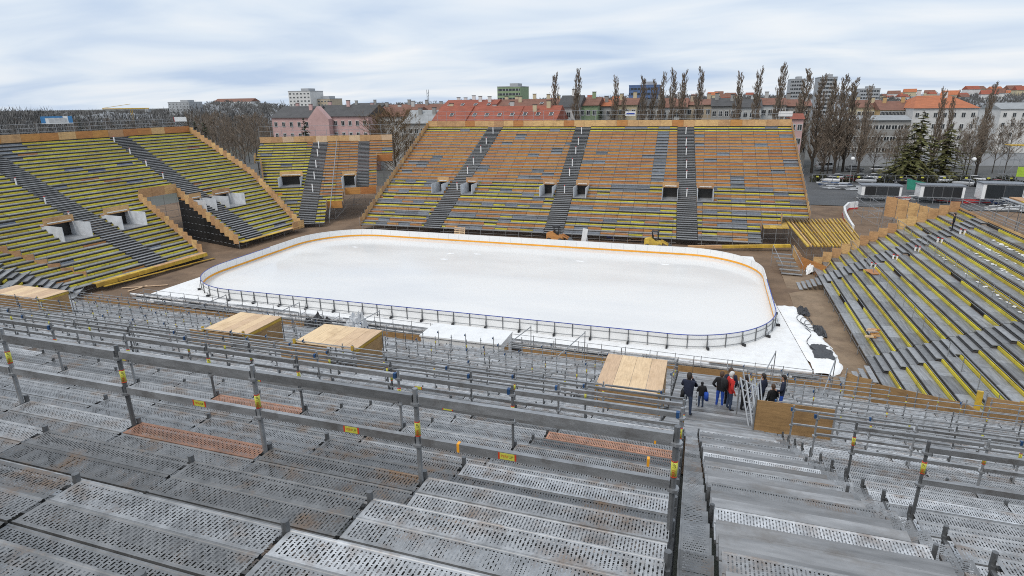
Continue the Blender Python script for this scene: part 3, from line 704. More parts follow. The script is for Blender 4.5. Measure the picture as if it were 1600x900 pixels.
for k, y, z in TIERS:
    for cols in (colsL if k < 11 else colsLow, colsR):
        for a, b_ in zip(cols, cols[1:]):
            x0, x1 = min(a, b_), max(a, b_)
            if x0 < -33+0.35*max(0, 10-k) and k < 14 and x0 < -33: continue
            if not free(x0, x1, k) or (x0+x1)/2 > lim(y)+.2: continue
            dep = 1.1 if k < 15 else 1.21
            wd = .275
            base = rn.random()
            for j, off in enumerate((0.0, 0.278, 0.575, 0.853)):
                q = 0.6*base+0.4*rn.random()
                m = PERF if q < .62 else (PERFD if q < .86 else PERFL)
                if x1 > 23.2 and x1 < 23.4 and k <= 0 or (x0 > 26 and k < 6): m = PERFL if rn.random() < .8 else PERF
                if k <= 0 and 14 < x1 < 20.7: m = PERFD if rn.random() < .55 else PERF
                if k > 8: m = PERFL if rn.random() < .6 else PERF
                if (k == 0 and j == 0 and 16 < x0 < 17) or (k == 3 and j == 0 and 14 < x0 < 15) or (k == 5 and j < 2 and x1 > 23 and x1 < 24): m = PERFR
                Mx = T(x0+.02+rn.uniform(-.006, .006), y-off-wd+rn.uniform(-.004, .004), z+rn.uniform(-.006, .006))
                dk.add(Mx, m, DS(x1-x0-.04))
        for x in cols:
            if not free(x-.1, x+.1, k) or x > lim(y)+.4: continue
            for off in (0.02, 0.665):
                stud.tube((x, y-off, z-.1), (x, y-off, z+.075+rn.uniform(-.02, .02)), 0.03, STEELD, TUBE)
# fascia lips and ledgers below every tier edge
led, std = Kit(NEAR, 'ledger', 60), Kit(NEAR, 'standard', 60)
for k, y, z in TIERS:
    for cols in (colsL, colsR):
        xa, xb = min(cols), min(max(cols), lim(y))
        led.tube((xa, y-.03, z-.1), (xb, y-.03, z-.1), 0.03, STEELD, TUBE5)
        led.tube((xa, y-.66, z-.1), (xb, y-.66, z-.1), 0.03, STEELD, TUBE5)
        for x in cols:
            if x > lim(y)+.4: continue
            std.tube((x, y-.05, 0), (x, y-.05, z-.06), 0.03, STEELD, TUBE5)
            led.tube((x, y-.02, z-.12), (x, y-1.05, z-.12), 0.03, STEELD, TUBE5)
bw = Kit(NEAR, 'light_block_sheet', 60)
BLOCKM = mat('light_block_grey', (.16, .165, .17), .7, 0, .1)
for k in range(30): bw.box(I4, (-36+2.5*k, TIERS[0][1]-1.2, 9.6), (2.48, .03, 19.0), BLOCKM)  # added unseen sheet that keeps light from under the near stand
bw.done()
led.done(); std.done(); dk.done(); stud.done()

# ---- stairway between the blocks: timber and steel treads flush with the terraces, narrow edge planks
tr, ed = Kit(NEAR, 'aisle_plank'), Kit(NEAR, 'edge_plank')
WETW = mat('wet_timber_plank', (0.22, 0.222, 0.225), 0.3, 0.0, 0.35, 2.2, 0.55, stretch=(0.35, 2.0, 1), stain=(0.12, 0.095, 0.07), stain_amt=0.75, stain_scale=1.0, bump=.15, bscale=18)
for k, y, z in TIERS:
    dep = 1.1 if k < 15 else 1.21; rs = .517 if k < 15 else .425
    for q in (0, 1):
        yy = y-q*dep/2; zz = z+q*rs/2; n = 2
        perf_ = (k+q) % 3 == 1 and k < 11
        for j in range(2 if perf_ else 3):
            if perf_:
                tr.add(T(23.72, yy-j*.285-.275, zz+rn.uniform(-.004, .004)), PERFL if rn.random() < .6 else PERF, DS(2.15, .275))
            else:
                x0_ = 23.72 if k < 11 else 22.62
                tr.box(I4, ((x0_+25.86)/2, yy-.095-j*.19, zz-.025+rn.uniform(-.006, .006)), (25.86-x0_, .183, .05), WETW)
        for x0 in ((23.36, 25.98) if k < 11 else (25.98,)):
            ed.add(T(x0+.30, yy-.52, zz-.06)@RZ(math.pi/2), PERFD if rn.random() < .25 else PERF, DS(.5, .3))
        for x in (23.70, 25.93):
            
            if q == 0 and rn.random() < .35: ed.add(between((x, yy-.03, zz-.25), (x, yy-.03, zz+.06), .026), STEELD, TUBE)
tr.done(); ed.done()

# ---- guard rails
gp, gr = Kit(NEAR, 'guard_post'), Kit(NEAR, 'guard_beam')
cup = Kit(NEAR, 'post_rosette', 120); wedge = Kit(NEAR, 'rail_coupler', 120, minpx=3)
stick = []
RAILK = [0, 3, 6, 9, 12, 15, 17, 19, 21, 23, 25, 27]
for k in RAILK:
    y, z = TY[k]
    for ci, cols in enumerate((colsL if k < 11 else colsLow, colsR)):
        cs = sorted(cols)
        if k in (12, 15) and ci == 0: pass
        for x in cs:
            if not free(x-.05, x+.05, k) and k > 12 or x > lim(y)+.5: continue
            px = x+(-.02 if x < 24 else .02)
            gp.tube((px, y-.08, z-.25), (px, y-.08, z+1.14), 0.029 if k < 2 else .024, STEEL if rn.random() < .75 else STEELD, TUBE)
            for zz in (0.5, 1.0):
                cup.tube((px, y-.08, z+zz-.05), (px, y-.08, z+zz-.02), 0.062, STEEL, TUBE)
            if rn.random() < (.9 if k < 4 else .5) and k < 24: stick.append((px, y-.08, z+.70+rn.uniform(-.04, .04), k))
            if rn.random() < .3: wedge.box(I4, (px-.055, y-.09, z+1.02), (0.05, 0.07, 0.1), BLUEC)
        for a, b_ in zip(cs, cs[1:]):
            if not free(a, b_, k) and k > 12 or (a+b_)/2 > lim(y)+.2: continue
            if k > 12 and rn.random() < .06: continue
            if k > 20 and 1.5 < a < 10.5: continue
            if k < 13:
                for zz in (0.5, 1.0): gr.add(bar((a+.03, y-.085, z+zz+.02), (b_-.05, y-.085, z+zz+.02), 0.055, (0.095, .08, .07, .06, .05)[k//3]), BEAM)
            else:
                for zz in (0.5, 1.0): gr.tube((a, y-.085, z+zz), (b_, y-.085, z+zz), 0.024, STEEL, TUBE)
posts = gp.done(); gr.done(); cup.done(); wedge.done()

# ---- stickers on the posts and beams: yellow bands with red ends, lettering PERI UP
RED_T = mat('print_red', (0.60, 0.05, 0.02), .6, 0, 0); BLK_T = mat('print_black', (0.02, 0.02, 0.02), .6, 0, 0)
def text_mesh(s, m):
    cu = bpy.data.curves.new('lettering', 'FONT'); cu.body = s; cu.size = 1.0; cu.align_x = 'CENTER'; cu.align_y = 'CENTER'
    o = bpy.data.objects.new('tmp', cu); COL.objects.link(o)
    dg = bpy.context.evaluated_depsgraph_get(); me = bpy.data.meshes.new_from_object(o.evaluated_get(dg)); bpy.data.objects.remove(o); bpy.data.curves.remove(cu)
    me.materials.clear(); me.materials.append(m); return me
TX1, TX2 = text_mesh('PERI', RED_T), text_mesh('UP', BLK_T)
def find_post(p):
    best, bd = None, 9
    for o in posts:
        l = o.matrix_basis.translation; d = abs(l.x-p[0])+abs(l.y-p[1])
        if d < bd and abs(l.z-(p[2]-.87)) < .4: best, bd = o, d
    return best if bd < .05 else None
ns = 0
for (x, y, z, k) in stick:
    q = project((x, y, z))
    if q is None or not (-20 < q[0] < 1620 and q[1] < 920): continue
    po = find_post((x, y, z)) or NEAR
    r = 0.0312
    s = link('sticker', join_mesh('sticker', [(TUBE16, between((x, y, z-.078), (x, y, z+.078), r), STICK), (TUBE16, between((x, y, z-.09), (x, y, z-.0782), r), RED_T), (TUBE16, between((x, y, z+.0782), (x, y, z+.09), r), RED_T)], True), NEAR if po is NEAR else po)
    if q[2] < 14:
        dv = Vector((CAM[0]-x, CAM[1]-y, 0)).normalized(); ang = math.atan2(dv.y, dv.x)
        for me_, dz in ((TX1, -.038), (TX2, .047)):
            Mx = T(x, y, z+dz)@RZ(ang+math.pi/2)@T(0, -r-.0015, 0)@RX(math.pi/2)@RZ(math.pi/2)@S(.042, .042, 1)
            link('lettering', me_, NEAR if po is NEAR else po, Mx)
for (k, x) in [(0, 17.6), (0, 19.75), (0, 21.6), (3, 15.4), (3, 19.4), (6, 17.1), (0, 13.2), (3, 12.0)]:
    y, z = TY[k]; zz = z+.5 if k == 0 else z+.52
    s = one('beam_sticker', NEAR, [B(I4, (x, y-.1115, zz+.02), (.16, .006, .075), STICK), B(I4, (x-.09, y-.1115, zz+.02), (.019, .0062, .076), RED_T), B(I4, (x+.09, y-.1115, zz+.02), (.019, .0062, .076), RED_T)])
    if k == 0:
        for me_, dx_ in ((TX1, -.03), (TX2, .042)):
            link('lettering', me_, s, T(x+dx_, y-.1155, zz+.02)@RX(math.pi/2)@S(.042, .042, 1))
for (x, k) in [(21.05, 0), (22.9, 3), (22.95, 1)]:
    y, z = TY[k]; one('orange_tape', NEAR, [B(I4, (x, y-.085, z+.52), (.03, .058, .1), ORNG)])

# ---- entry boxes with fresh plywood roofs
def entry_box(x0, x1, yb, yf, zb, zt, label, slope=0.0, walls=True, bo=(0, 0)):
    o = thing('entry_box', label, 'entry box', ((x0+x1)/2, (yb+yf)/2, zb-1.5), 'plywood entry boxes in the near stand')
    n = max(3, round((x1-x0)/.62)); rk = Kit(o, 'roof_sheet')
    for k in range(n):
        a = x0+(x1-x0)*k/n; b_ = x0+(x1-x0)*(k+1)/n
        rk.add(bar(((a+b_)/2, yb, zt), ((a+b_)/2, yf, zt-slope), b_-a-.012, .03), NEWPLY)
    rk.done()
    bk = Kit(o, 'back_panel'); nn_ = max(1, round((x1-x0)/2.4)); xa_, xb_ = x0+bo[0], x1+bo[1]
    for k in range(nn_):
        a = xa_+(xb_-xa_)*k/nn_; b_ = xa_+(xb_-xa_)*(k+1)/nn_
        bk.box(I4, ((a+b_)/2, yb-.02, (zb+zt)/2-.03), (b_-a-.02, .03, zt-zb-.05), OSB)
    bk.done()
    fr = Kit(o, 'frame_beam')
    for x in (x0+.1, x1-.1):
        fr.add(bar((x, yb, zt-.13), (x, yf, zt-slope-.13), .08, .18), YELLOWO)
        fr.tube((x, yf+.1, zt-slope-2.6), (x, yf+.1, zt-slope-.05), .03, STEEL); fr.tube((x, yb-.05, zb-.5), (x, yb-.05, zt+.25), .03, STEEL)
        fr.box(I4, (x, yb-.06, zt+.1), (.1, .1, .22), YELLOWO)
    fr.done()
    wk = Kit(o, 'side_wall')
    wk.box(I4, (x1-.02, (yb+yf)/2, zt-1.2), (.03, yf-yb-.2, 2.0), OSB); wk.box(I4, (x0+.02, (yb+yf)/2, zt-1.2), (.03, yf-yb-.2, 2.0), OSB)
    wk.done()
    return o
entry_box(-1.3, 1.5, -37.7, -34.9, 6.81, 7.66, 'light plywood entry box, middle left, brown board toward the viewer', bo=(-.85, -1.05))
entry_box(5.3, 8.65, -38.8, -36.3, 7.2, 8.15, 'light plywood entry box right of the other, beside the white cabin', bo=(-.8, -1.5))
entry_box(19.92, 22.4, -40.1, -36.85, 7.6, 8.52, 'light plywood entry box with tall brown back board beside the standing man')
entry_box(-26.0, -20.6, -33.0, -30.9, 5.0, 6.05, 'light plywood entry box at the left edge of the picture')
o = thing('plywood_screen', 'brown plywood screen right of the stairway near the group of people', 'screen', (26.8, -41.2, 8.2))
for k in range(2): one('board', o, [B(I4, (26.1+1.19*k, -41.0, 8.72), (1.17, .03, 1.15), OSB)])
one('frame', o, [(TUBE, between((25.5, -41.05, 7.6), (25.5, -41.05, 9.5), .03), STEEL), (TUBE, between((27.9, -41.05, 7.6), (27.9, -41.05, 9.5), .03), STEEL)])

# ---- foot of the near stand: brown board fence, pipe bundles, white cabin
fe = thing('board_fence', 'low brown board fence along the foot of the near stand', 'fence', (0, -20.3, 0))
bk = Kit(fe, 'board')
for k in range(27):
    x = -34+2.5*k
    if 2.6 < x+1.2 < 10.9: continue
    bk.box(I4, (x+1.25, -20.6+rn.uniform(-.03, .03), .55), (2.46, .03, 1.15+rn.uniform(-.05, .05)), OSB)
    bk.tube((x, -20.55, 0), (x, -20.55, 1.9), .03, STEEL)
bk.done()
pp = thing('pipe_run', 'bundle of black and white cooling pipes along the near edge of the rink', 'pipes', (0, -18.6, 0))
PIPEW = mat('pipe_insulation', (0.62, 0.62, 0.62), .5, 0, .2, 2, .3, stain=(.1, .1, .1), stain_amt=.8, stain_scale=2.5)
for j, (yy, zz, r, m) in enumerate([(-18.2, .2, .16, PIPEW), (-18.6, .22, .16, STEELD), (-18.95, .2, .13, STEEL), (-18.4, .5, .12, STEELD), (-18.8, .52, .12, PIPEW), (-19.3, .18, .12, STEELD)]):
    P0 = [(-31.5+rn.uniform(-1, 1), yy+1.6)]; P1 = [(31+rn.uniform(-1, 2), yy-.25)]
    n = 26
    for k in range(n):
        a = k/n; b_ = (k+1)/n
        q0 = (P0[0][0]*(1-a)+P1[0][0]*a, P0[0][1]*(1-a)+P1[0][1]*a, zz); q1 = (P0[0][0]*(1-b_)+P1[0][0]*b_, P0[0][1]*(1-b_)+P1[0][1]*b_, zz)
        link('pipe', mesh_of(TUBE, m if rn.random() < .75 else PIPEW, True), pp, between(q0, q1, r))
hs = Kit(pp, 'pipe_stand', 100)
for k in range(34):
    x = -30+1.8*k; yy = -16.8-1.9*(x+30)/60
    hs.tube((x, yy-.6, 0), (x, yy-.6, 1.35), .024, STEEL); hs.tube((x, yy-2.1, 0), (x, yy-2.1, 1.35), .024, STEEL); hs.tube((x, yy-.6, 1.0), (x, yy-2.1, 1.0), .024, STEEL)
for k in range(17):
    x = -30+3.6*k; yy = -16.8-1.9*(x+30)/60
    for zz in (.75, 1.28): hs.tube((x, yy-.6, zz), (x+3.55, yy-.72, zz), .022, STEEL)
hs.done()
c = thing('cabin', 'long white cabin with flat roof at the foot of the near stand', 'cabin', (6.8, -21.3, 0))
CABW = mat('cabin_white', (0.86, 0.86, 0.85), .5, 0, .03, 1.0, .06, stain=(.6, .6, .58), stain_amt=.5, stain_scale=.8)
one('wall', c, [B(I4, (6.75, -21.2, .98), (6.5, 2.5, 1.75), CABW)])
one('roof', c, [B(I4, (6.75, -21.2, 1.93), (6.6, 2.72, .12), CABW)])
one('end_window', c, [B(I4, (10.015, -21.3, 1.1), (.03, .9, .7), OSB)])
pl_ = link('white_pipe', join_mesh('white_pipe', [(TUBE16, between((26.6, -19.7, .3), (34.5, -20.6, .3), .33), WHITE), (TUBE16, between((34.4, -20.6, .3), (39, -21.2, .3), .33), WHITE)], True))
tag(pl_, 'thick white insulated pipe on the earth beyond the near right corner', 'pipe')
crumple('covered_machine', -7.3, -20.3, 1.1, .9, 1.9, BTARP, 'machine under a black cover beside the rink pipes', 'machine', 4)
crumple('covered_machine', -3.6, -20.2, 1.0, .9, 2.4, WTARP, 'machine under a silver white cover beside the black covered one', 'machine', 8)

# ---- right foot of the near stand: long plywood wall
sb = thing('plywood_wall', 'long brown plywood wall along the right foot of the near stand', 'wall', (36, -27, 1))
bk = Kit(sb, 'board')
wp = [(31.75, -25.5), (32.25, -26.0), (32.9, -26.15), (34.9, -26.75), (36.9, -27.4), (37.3, -28.3), (39.4, -28.7), (41.6, -29.4)]
for k in range(len(wp)-1):
    (xa, ya), (xb, yb) = wp[k], wp[k+1]; zb = 2.0 if k < 5 else 2.9; h = 2.0+(.2 if k in (0, 1) else 0)
    bk.add(bar((xa, ya, zb+h/2-.15), (xb-.015, yb, zb+h/2-.15), .04, h), OSB)
    bk.tube((xa, ya-.06, 0), (xa, ya-.06, zb+h+.1), .03, STEEL)
for (x_, y_) in ((37.1, -27.8), (38.6, -28.5)): bk.add(bar((x_, y_, 3.6), (x_+.25, y_-.05, 3.6), .12, 2.4), YELLOWO)
bk.done()
# ------------------------------------------------------------------ town behind the stadium
def col(name, c, **k): return mat(name, c, k.pop('rough', .8), 0, k.pop('var', .04), k.pop('nscale', .4), k.pop('namount', .15), **k)
WALLS = {'pink': col('pink_render', (.52, .34, .32)), 'grey': col('grey_render', (.30, .295, .28)), 'white': col('white_render', (.62, .61, .59)), 'cream': col('cream_render', (.52, .45, .30)),
         'green': col('green_render', (.26, .34, .20)), 'beige': col('beige_render', (.45, .37, .27)), 'concrete': col('concrete_panel', (.36, .37, .38)), 'blue': col('blue_panel', (.10, .16, .30)), 'pale': col('pale_render', (.47, .48, .47)), 'ochre': col('ochre_render', (.50, .34, .16))}
ROOFS = {'red': mat('red_tile', (.30, .085, .05), .8, 0, .05, .5, .3, stretch=(1, 3, 3), stain=(.17, .06, .045), stain_amt=.6, stain_scale=.15), 'brown': mat('brown_tile', (.20, .095, .065), .8, 0, .05, .6, .3),
         'dark': mat('dark_slate', (.07, .068, .068), .7, 0, .05, .6, .3), 'orange': mat('orange_tile', (.42, .14, .06), .8, 0, .05, .5, .25), 'tin': mat('tin_roof', (.33, .34, .34), .5, .3, .05, .5, .25)}
GLASS = mat('dark_window', (.035, .04, .045), .15, 0, .3); FRAME = mat('window_frame', (.62, .62, .60), .6, 0, .1)
WSTRIP = mat('spandrel_grey', (.27, .29, .32), .6, 0, .05)
def prism(x0, x1, y0, y1, ze, zr, over=.4, hip=0):
    x0 -= over*.5; x1 += over*.5; y0 -= over; y1 += over; ym = (y0+y1)/2
    return Shape([(x0, y0, ze), (x1, y0, ze), (x1, y1, ze), (x0, y1, ze), (x0+hip, ym, zr), (x1-hip, ym, zr)], [(0, 1, 5, 4), (2, 3, 4, 5), (1, 2, 5), (3, 0, 4), (3, 2, 1, 0)])
def building(label, px0, px1, ve, vr, Y, dep, wall, roof, rows=3, ncol=6, storey=3.2, chim=2, dorm=0, hip=0, zb=-.1, band=None, sidewin=0, group=None, winsz=(1.1, 1.5), name='house'):
    pm = (px0+px1)/2; xa = atY(px0, ve, Y)[0]; xb = atY(px1, ve, Y)[0]; ze = atY(pm, ve, Y)[2]
    o = thing(name, label, 'building', ((xa+xb)/2, Y+dep/2, zb), group)
    W = WALLS[wall]; xm = (xa+xb)/2
    one('wall', o, [B(I4, (xm, Y+dep/2, (ze+zb)/2), (xb-xa, dep, ze-zb), W)])
    if roof:
        zr = atY(pm, vr, Y+dep/2)[2]; zr = max(zr, ze+1.2)
        ro = one('roof', o, [(prism(xa, xb, Y, Y+dep, ze+.02, zr, .5, hip), I4, ROOFS[roof])])
        rr_ = random.Random(int(px0))
        for k in range(chim):
            x = xa+(xb-xa)*(k+.5+rr_.uniform(-.3, .3))/chim; f = rr_.uniform(.3, .7); zc = ze+(zr-ze)*(1-abs(f-.5)*2)
            one('chimney', ro, [B(I4, (x, Y+dep*f, zc+.5), (1.0, .6, 2.2), W), B(I4, (x, Y+dep*f, zc+1.68), (1.15, .75, .15), ROOFS['dark'])])
        for k in range(dorm):
            x = xa+(xb-xa)*(k+.5)/dorm; f = .22; zc = ze+(zr-ze)*f*2*.8
            one('skylight', ro, [B(I4@T(x, Y+dep*f*.8, zc+.35)@RX(math.atan2(zr-ze, dep/2)), (0, 0, 0), (1.0, 1.5, .12), FRAME)])
            one('skylight_pane', ro, [B(I4@T(x, Y+dep*f*.8, zc+.42)@RX(math.atan2(zr-ze, dep/2)), (0, 0, 0), (.8, 1.3, .1), GLASS)])
    else:
        one('parapet', o, [B(I4, (xm, Y+dep/2, ze+.3), (xb-xa+.3, dep+.3, .6), WALLS['concrete'] if wall != 'blue' else W)])
        one('plant_room', o, [B(I4, (xm+(xb-xa)*.12, Y+dep/2, ze+1.6), ((xb-xa)*.35, dep*.5, 2.2), WALLS['concrete'])])
    ww, wh = winsz
    for r_ in range(rows):
        z = ze-1.9-r_*storey
        if z < 2: break
        if band:
            b_ = one('window_band', o, [B(I4, (xm, Y-.04, z), ((xb-xa)*.96, .1, 1.5), GLASS)])
            for k in range(ncol): one('mullion', b_, [B(I4, (xa+(xb-xa)*(k+.5)/ncol, Y-.1, z), (.35, .06, 1.5), WALLS[band])])
            continue
        for k in range(ncol):
            x = xa+(xb-xa)*(k+.5)/ncol
            f = link('window', mesh_of(CUBE, FRAME), o, T(x, Y-.03, z)@S(ww, .12, wh))
            link('pane', mesh_of(CUBE, GLASS), f, T(x-ww*.22, Y-.07, z)@S(ww*.36, .1, wh*.82)); link('pane', mesh_of(CUBE, GLASS), f, T(x+ww*.22, Y-.07, z)@S(ww*.36, .1, wh*.82))
        for k in range(sidewin):
            y = Y+dep*(k+.5)/sidewin
            link('window', mesh_of(CUBE, GLASS), o, T(xb+.03, y, z)@S(.1, ww, wh))
    return o
building('pink apartment house with dark tiled roof behind the corner stand', 424, 485, 184, 166, 92, 13, 'pink', 'dark', 3, 5, chim=2)
building('pink gabled wing with grey roof right of the darker roofed pink house', 485, 575, 182, 164, 94, 13, 'pink', 'dark', 3, 8, chim=3)
g = thing('house', 'tall pink gable front rising between the two pink house wings', 'building', (atY(494, 190, 90)[0], 91, 0))
ga, gb = atY(481, 186, 91.4), atY(513, 186, 91.4); gt = atY(497, 166, 91.4)[2]
one('gable_wall', g, [(Shape([(ga[0], 91.4, 0), (gb[0], 91.4, 0), (gb[0], 91.4, ga[2]), ((ga[0]+gb[0])/2, 91.4, gt), (ga[0], 91.4, ga[2]), (ga[0], 93.4, 0), (gb[0], 93.4, 0), (gb[0], 93.4, ga[2]), ((ga[0]+gb[0])/2, 93.4, gt), (ga[0], 93.4, ga[2])],
    [(0, 1, 2, 3, 4), (9, 8, 7, 6, 5), (0, 5, 6, 1), (1, 6, 7, 2), (2, 7, 8, 3), (3, 8, 9, 4), (4, 9, 5, 0)]), I4, WALLS['pink'])])
building('brown tiled house with wide roof behind the pink wing', 570, 645, 182, 167, 99, 14, 'pale', 'brown', 2, 7, chim=3)
building('dark slate roofed house far behind the brown bushy tree', 538, 590, 170, 161, 150, 15, 'grey', 'dark', 1, 5)
building('low red roofed row left of the long red roof, seen over the tree', 590, 690, 176, 163, 128, 14, 'grey', 'brown', 2, 9, chim=4)
building('grey house with tin roof and white framed windows left of the far stand', 628, 682, 193, 172, 88, 12, 'grey', 'tin', 3, 6, chim=2, dorm=0)
building('house with steep red roof at the left end of the red roofed row', 676, 726, 190, 166, 86, 13, 'cream', 'red', 2, 5, chim=1, dorm=1)
building('house with red roof and two skylights in the middle of the red row', 727, 806, 190, 166, 86.5, 13, 'pale', 'red', 2, 8, chim=2, dorm=4)
building('house with red roof and skylights at the right end of the red row', 806, 868, 189, 165, 87, 13, 'cream', 'red', 2, 6, chim=2, dorm=3)
building('higher red roofed block behind the left half of the red row', 688, 770, 170, 156, 118, 14, 'white', 'red', 1, 8, chim=5, dorm=4)
building('higher red roofed block behind the right half of the red row', 770, 868, 168, 155, 120, 14, 'cream', 'brown', 1, 8, chim=6, dorm=2)
building('white gabled house with yellow lower storey right of the red roofs', 872, 905, 168, 149, 105, 12, 'white', 'dark', 3, 3, chim=1)
building('pale green narrow house behind the far stand centre', 905, 934, 165, 152, 108, 12, 'green', 'brown', 3, 3, chim=1)
building('small grey house with orange roof behind the far stand centre', 934, 956, 166, 156, 112, 11, 'grey', 'orange', 2, 2, chim=1)
bl = [('cream', 'brown'), ('grey', 'dark'), ('pale', 'brown'), ('beige', 'brown'), ('grey', 'dark'), ('pale', 'dark'), ('pale', 'brown'), ('grey', 'brown')]
nm = ['beige fronted row house left of the blue office block', 'grey row house with dark roof below the blue office block', 'pale row house with brown roof behind the middle poplars', 'beige row house with brown roof among the poplars', 'grey row house with dark roof right of the poplar cluster', 'pale row house with dark roof between thin poplars', 'pale row house with brown roof near the tallest poplar', 'grey end house with brown roof behind the stand corner']
for k, (wl, rf) in enumerate(bl):
    a = 956+k*39; building(nm[k], a, a+39, 164+(k % 3)*2, 153+(k % 2)*2, 116+3*(k % 4), 12, wl, rf, 4, 4, chim=2)
building('grey concrete tower block on the left skyline', 262, 295, 160, 0, 520, 20, 'concrete', None, 9, 6, name='tower_block', winsz=(2.6, 1.5))
building('white stepped tower block on the skyline above the pink houses', 450, 484, 143, 0, 420, 20, 'white', None, 9, 6, name='tower_block', winsz=(2.2, 1.5))
building('low beige block right of the white tower block', 486, 515, 155, 0, 430, 20, 'beige', None, 5, 6, name='tower_block', winsz=(2.0, 1.4))
building('green sided grey tower block above the red roofs', 777, 813, 136, 0, 380, 22, 'green', None, 7, 7, name='tower_block', band='pale')
building('blue glass office block on the skyline among the poplars', 983, 1030, 134, 0, 360, 20, 'blue', None, 7, 9, name='office_block', band='blue')
building('grey tower block, leftmost of the three on the right skyline', 1236, 1259, 124, 0, 560, 25, 'concrete', None, 12, 6, name='tower_block', band='pale')
building('darker tower block, middle and tallest on the right skyline', 1281, 1309, 121, 0, 520, 25, 'concrete', None, 12, 6, name='tower_block', band='grey')
building('wide grey tower block, rightmost on the right skyline', 1344, 1376, 139, 0, 620, 25, 'concrete', None, 9, 8, name='tower_block', band='pale')
building('white long house with grey roof left of the right-hand trees', 1205, 1262, 172, 160, 128, 12, 'white', 'tin', 3, 7, chim=2)
building('reddish small house at the end of the far stand', 1236, 1256, 186, 180, 100, 8, 'pink', 'red', 2, 2, chim=0)
building('cream corner house with brown roof behind the right poplars', 1340, 1382, 168, 156, 165, 14, 'cream', 'brown', 4, 6, chim=2)
building('ochre hall with tall narrow windows and red roof at right', 1376, 1428, 172, 158, 158, 16, 'ochre', 'brown', 1, 12, chim=2, winsz=(.8, 3.4))
building('low grey industrial hall behind the right-hand trees', 1290, 1424, 188, 182, 140, 14, 'grey', 'tin', 3, 14, chim=0, winsz=(1.5, 1.3))
building('large white building with orange hipped roof behind the right conifers', 1428, 1530, 169, 149, 150, 26, 'white', 'orange', 4, 7, chim=2, hip=4, sidewin=3)
building('grey house with tin roof at the right edge of the town', 1565, 1640, 170, 160, 190, 18, 'white', 'tin', 3, 5, chim=1)
building('long white castle-like building on the left hill', 333, 392, 159, 154, 1050, 30, 'white', 'brown', 2, 14, chim=0, winsz=(3, 3))

# ---- distant wooded hill
HILL = mat('hazy_wooded_hill', (.24, .25, .265), .95, 0, 0, .02, .4, stain=(.11, .115, .09), stain_amt=.9, stain_scale=.008, bump=1.0, bscale=.08)  # pale grey-blue base has distance haze put into the colour
sk_ = [(-300, 175), (0, 175), (120, 175), (230, 174), (290, 169), (335, 160), (400, 162), (450, 168), (540, 168), (640, 163), (720, 160), (860, 157), (1000, 152), (1200, 149), (1390, 151), (1440, 148), (1500, 145), (1600, 140), (1900, 132)]
def skyv(px):
    for (a, va), (b_, vb) in zip(sk_, sk_[1:]):
        if a <= px <= b_: return va+(vb-va)*(px-a)/(b_-a)
    return 150
hv, hf = [], []; npx = 150
for i in range(npx+1):
    px = -290+2180*i/npx; top = atD(px, skyv(px)+1.2*noise2(i, 0, .8), 1250)
    for f in (0, .25, .5, .75, 1.0, 1.3):
        dd = 560+690*f; q = atD(px, 150, dd); zz = top[2]*(f if f <= 1 else 1-.5*(f-1))
        hv.append((q[0], q[1], max(zz, -2) if f > 0 else -3))
for i in range(npx):
    for j in range(5): hf.append((i*6+j, (i+1)*6+j, (i+1)*6+j+1, i*6+j+1))
me = bpy.data.meshes.new('hill'); me.from_pydata(hv, [], hf); me.materials.append(HILL); me.polygons.foreach_set('use_smooth', [True]*len(hf)); structure(link('hill', me))
FOREST = mat('far_wood', (.13, .125, .12), .95, 0, .35, .05, .4, hue=.03)
rf_ = random.Random(31); V, F = [], []
for k in range(5200):
    px = rf_.uniform(-250, 1850); f = rf_.random()**.6; top = atD(px, skyv(px), 1250); q = atD(px, 150, 560+690*f)
    if noise2(px*.02, f*4, 1.3, 5) < -.3 and f < .97: continue
    zz = max(top[2]*f-1, -2); h = rf_.uniform(4, 9) if px > 280 else rf_.uniform(2, 4.5)
    for j in range(12):
        b0 = len(V); p = np.array([q[0]+rf_.gauss(0, h*.4), q[1]+rf_.gauss(0, 2), zz+rf_.uniform(0, h*.7)]); w_ = rf_.uniform(.3, 1.0)
        V += [tuple(p-[w_, 0, 0]), tuple(p+[w_, .4, 0]), tuple(p+[rf_.uniform(-1, 1), 0, rf_.uniform(1.5, 3.2)])]; F.append((b0, b0+1, b0+2))
me = bpy.data.meshes.new('far_wood'); me.from_pydata(V, [], F); me.materials.append(FOREST); o = tag(link('far_wood', me), 'grey brown leafless wood covering the distant hill', 'wood'); o['kind'] = 'stuff'
V, F = [], []
for k in range(620):
    px = rf_.uniform(-60, 445); D = rf_.uniform(230, 420); q = atD(px, (180 if px < 290 else 172)+5*noise2(px*.05, 0, 1.0, 3)+rf_.uniform(-5, 11), D); h = q[2]+.5; cr = h*rf_.uniform(.16, .26)
    for j in range(46):
        a = rf_.uniform(0, 6.28); f = rf_.uniform(.3, 1); rr0 = cr*math.sqrt(max(0, 1-((f-.62)/.42)**2))*rf_.random()**.4; p = np.array([q[0]+rr0*math.cos(a), q[1]+rr0*math.sin(a), h*f])
        d = np.array([math.cos(a)*.6, math.sin(a)*.6, 1.0])*rf_.uniform(.8, 2.2); s_ = np.array([-math.sin(a), math.cos(a), 0])*rf_.uniform(.05, .16); b0 = len(V)
        V += [tuple(p-s_), tuple(p+s_), tuple(p+d)]; F.append((b0, b0+1, b0+2))
    b0 = len(V); V += [(q[0]-.3, q[1], -.1), (q[0]+.3, q[1], -.1), (q[0], q[1], h*.8)]; F.append((b0, b0+1, b0+2))
me = bpy.data.meshes.new('wood_belt'); me.from_pydata(V, [], F); me.materials.append(FOREST); o = tag(link('wood_belt', me), 'belt of leafless wood beyond the left stand', 'wood'); o['kind'] = 'stuff'
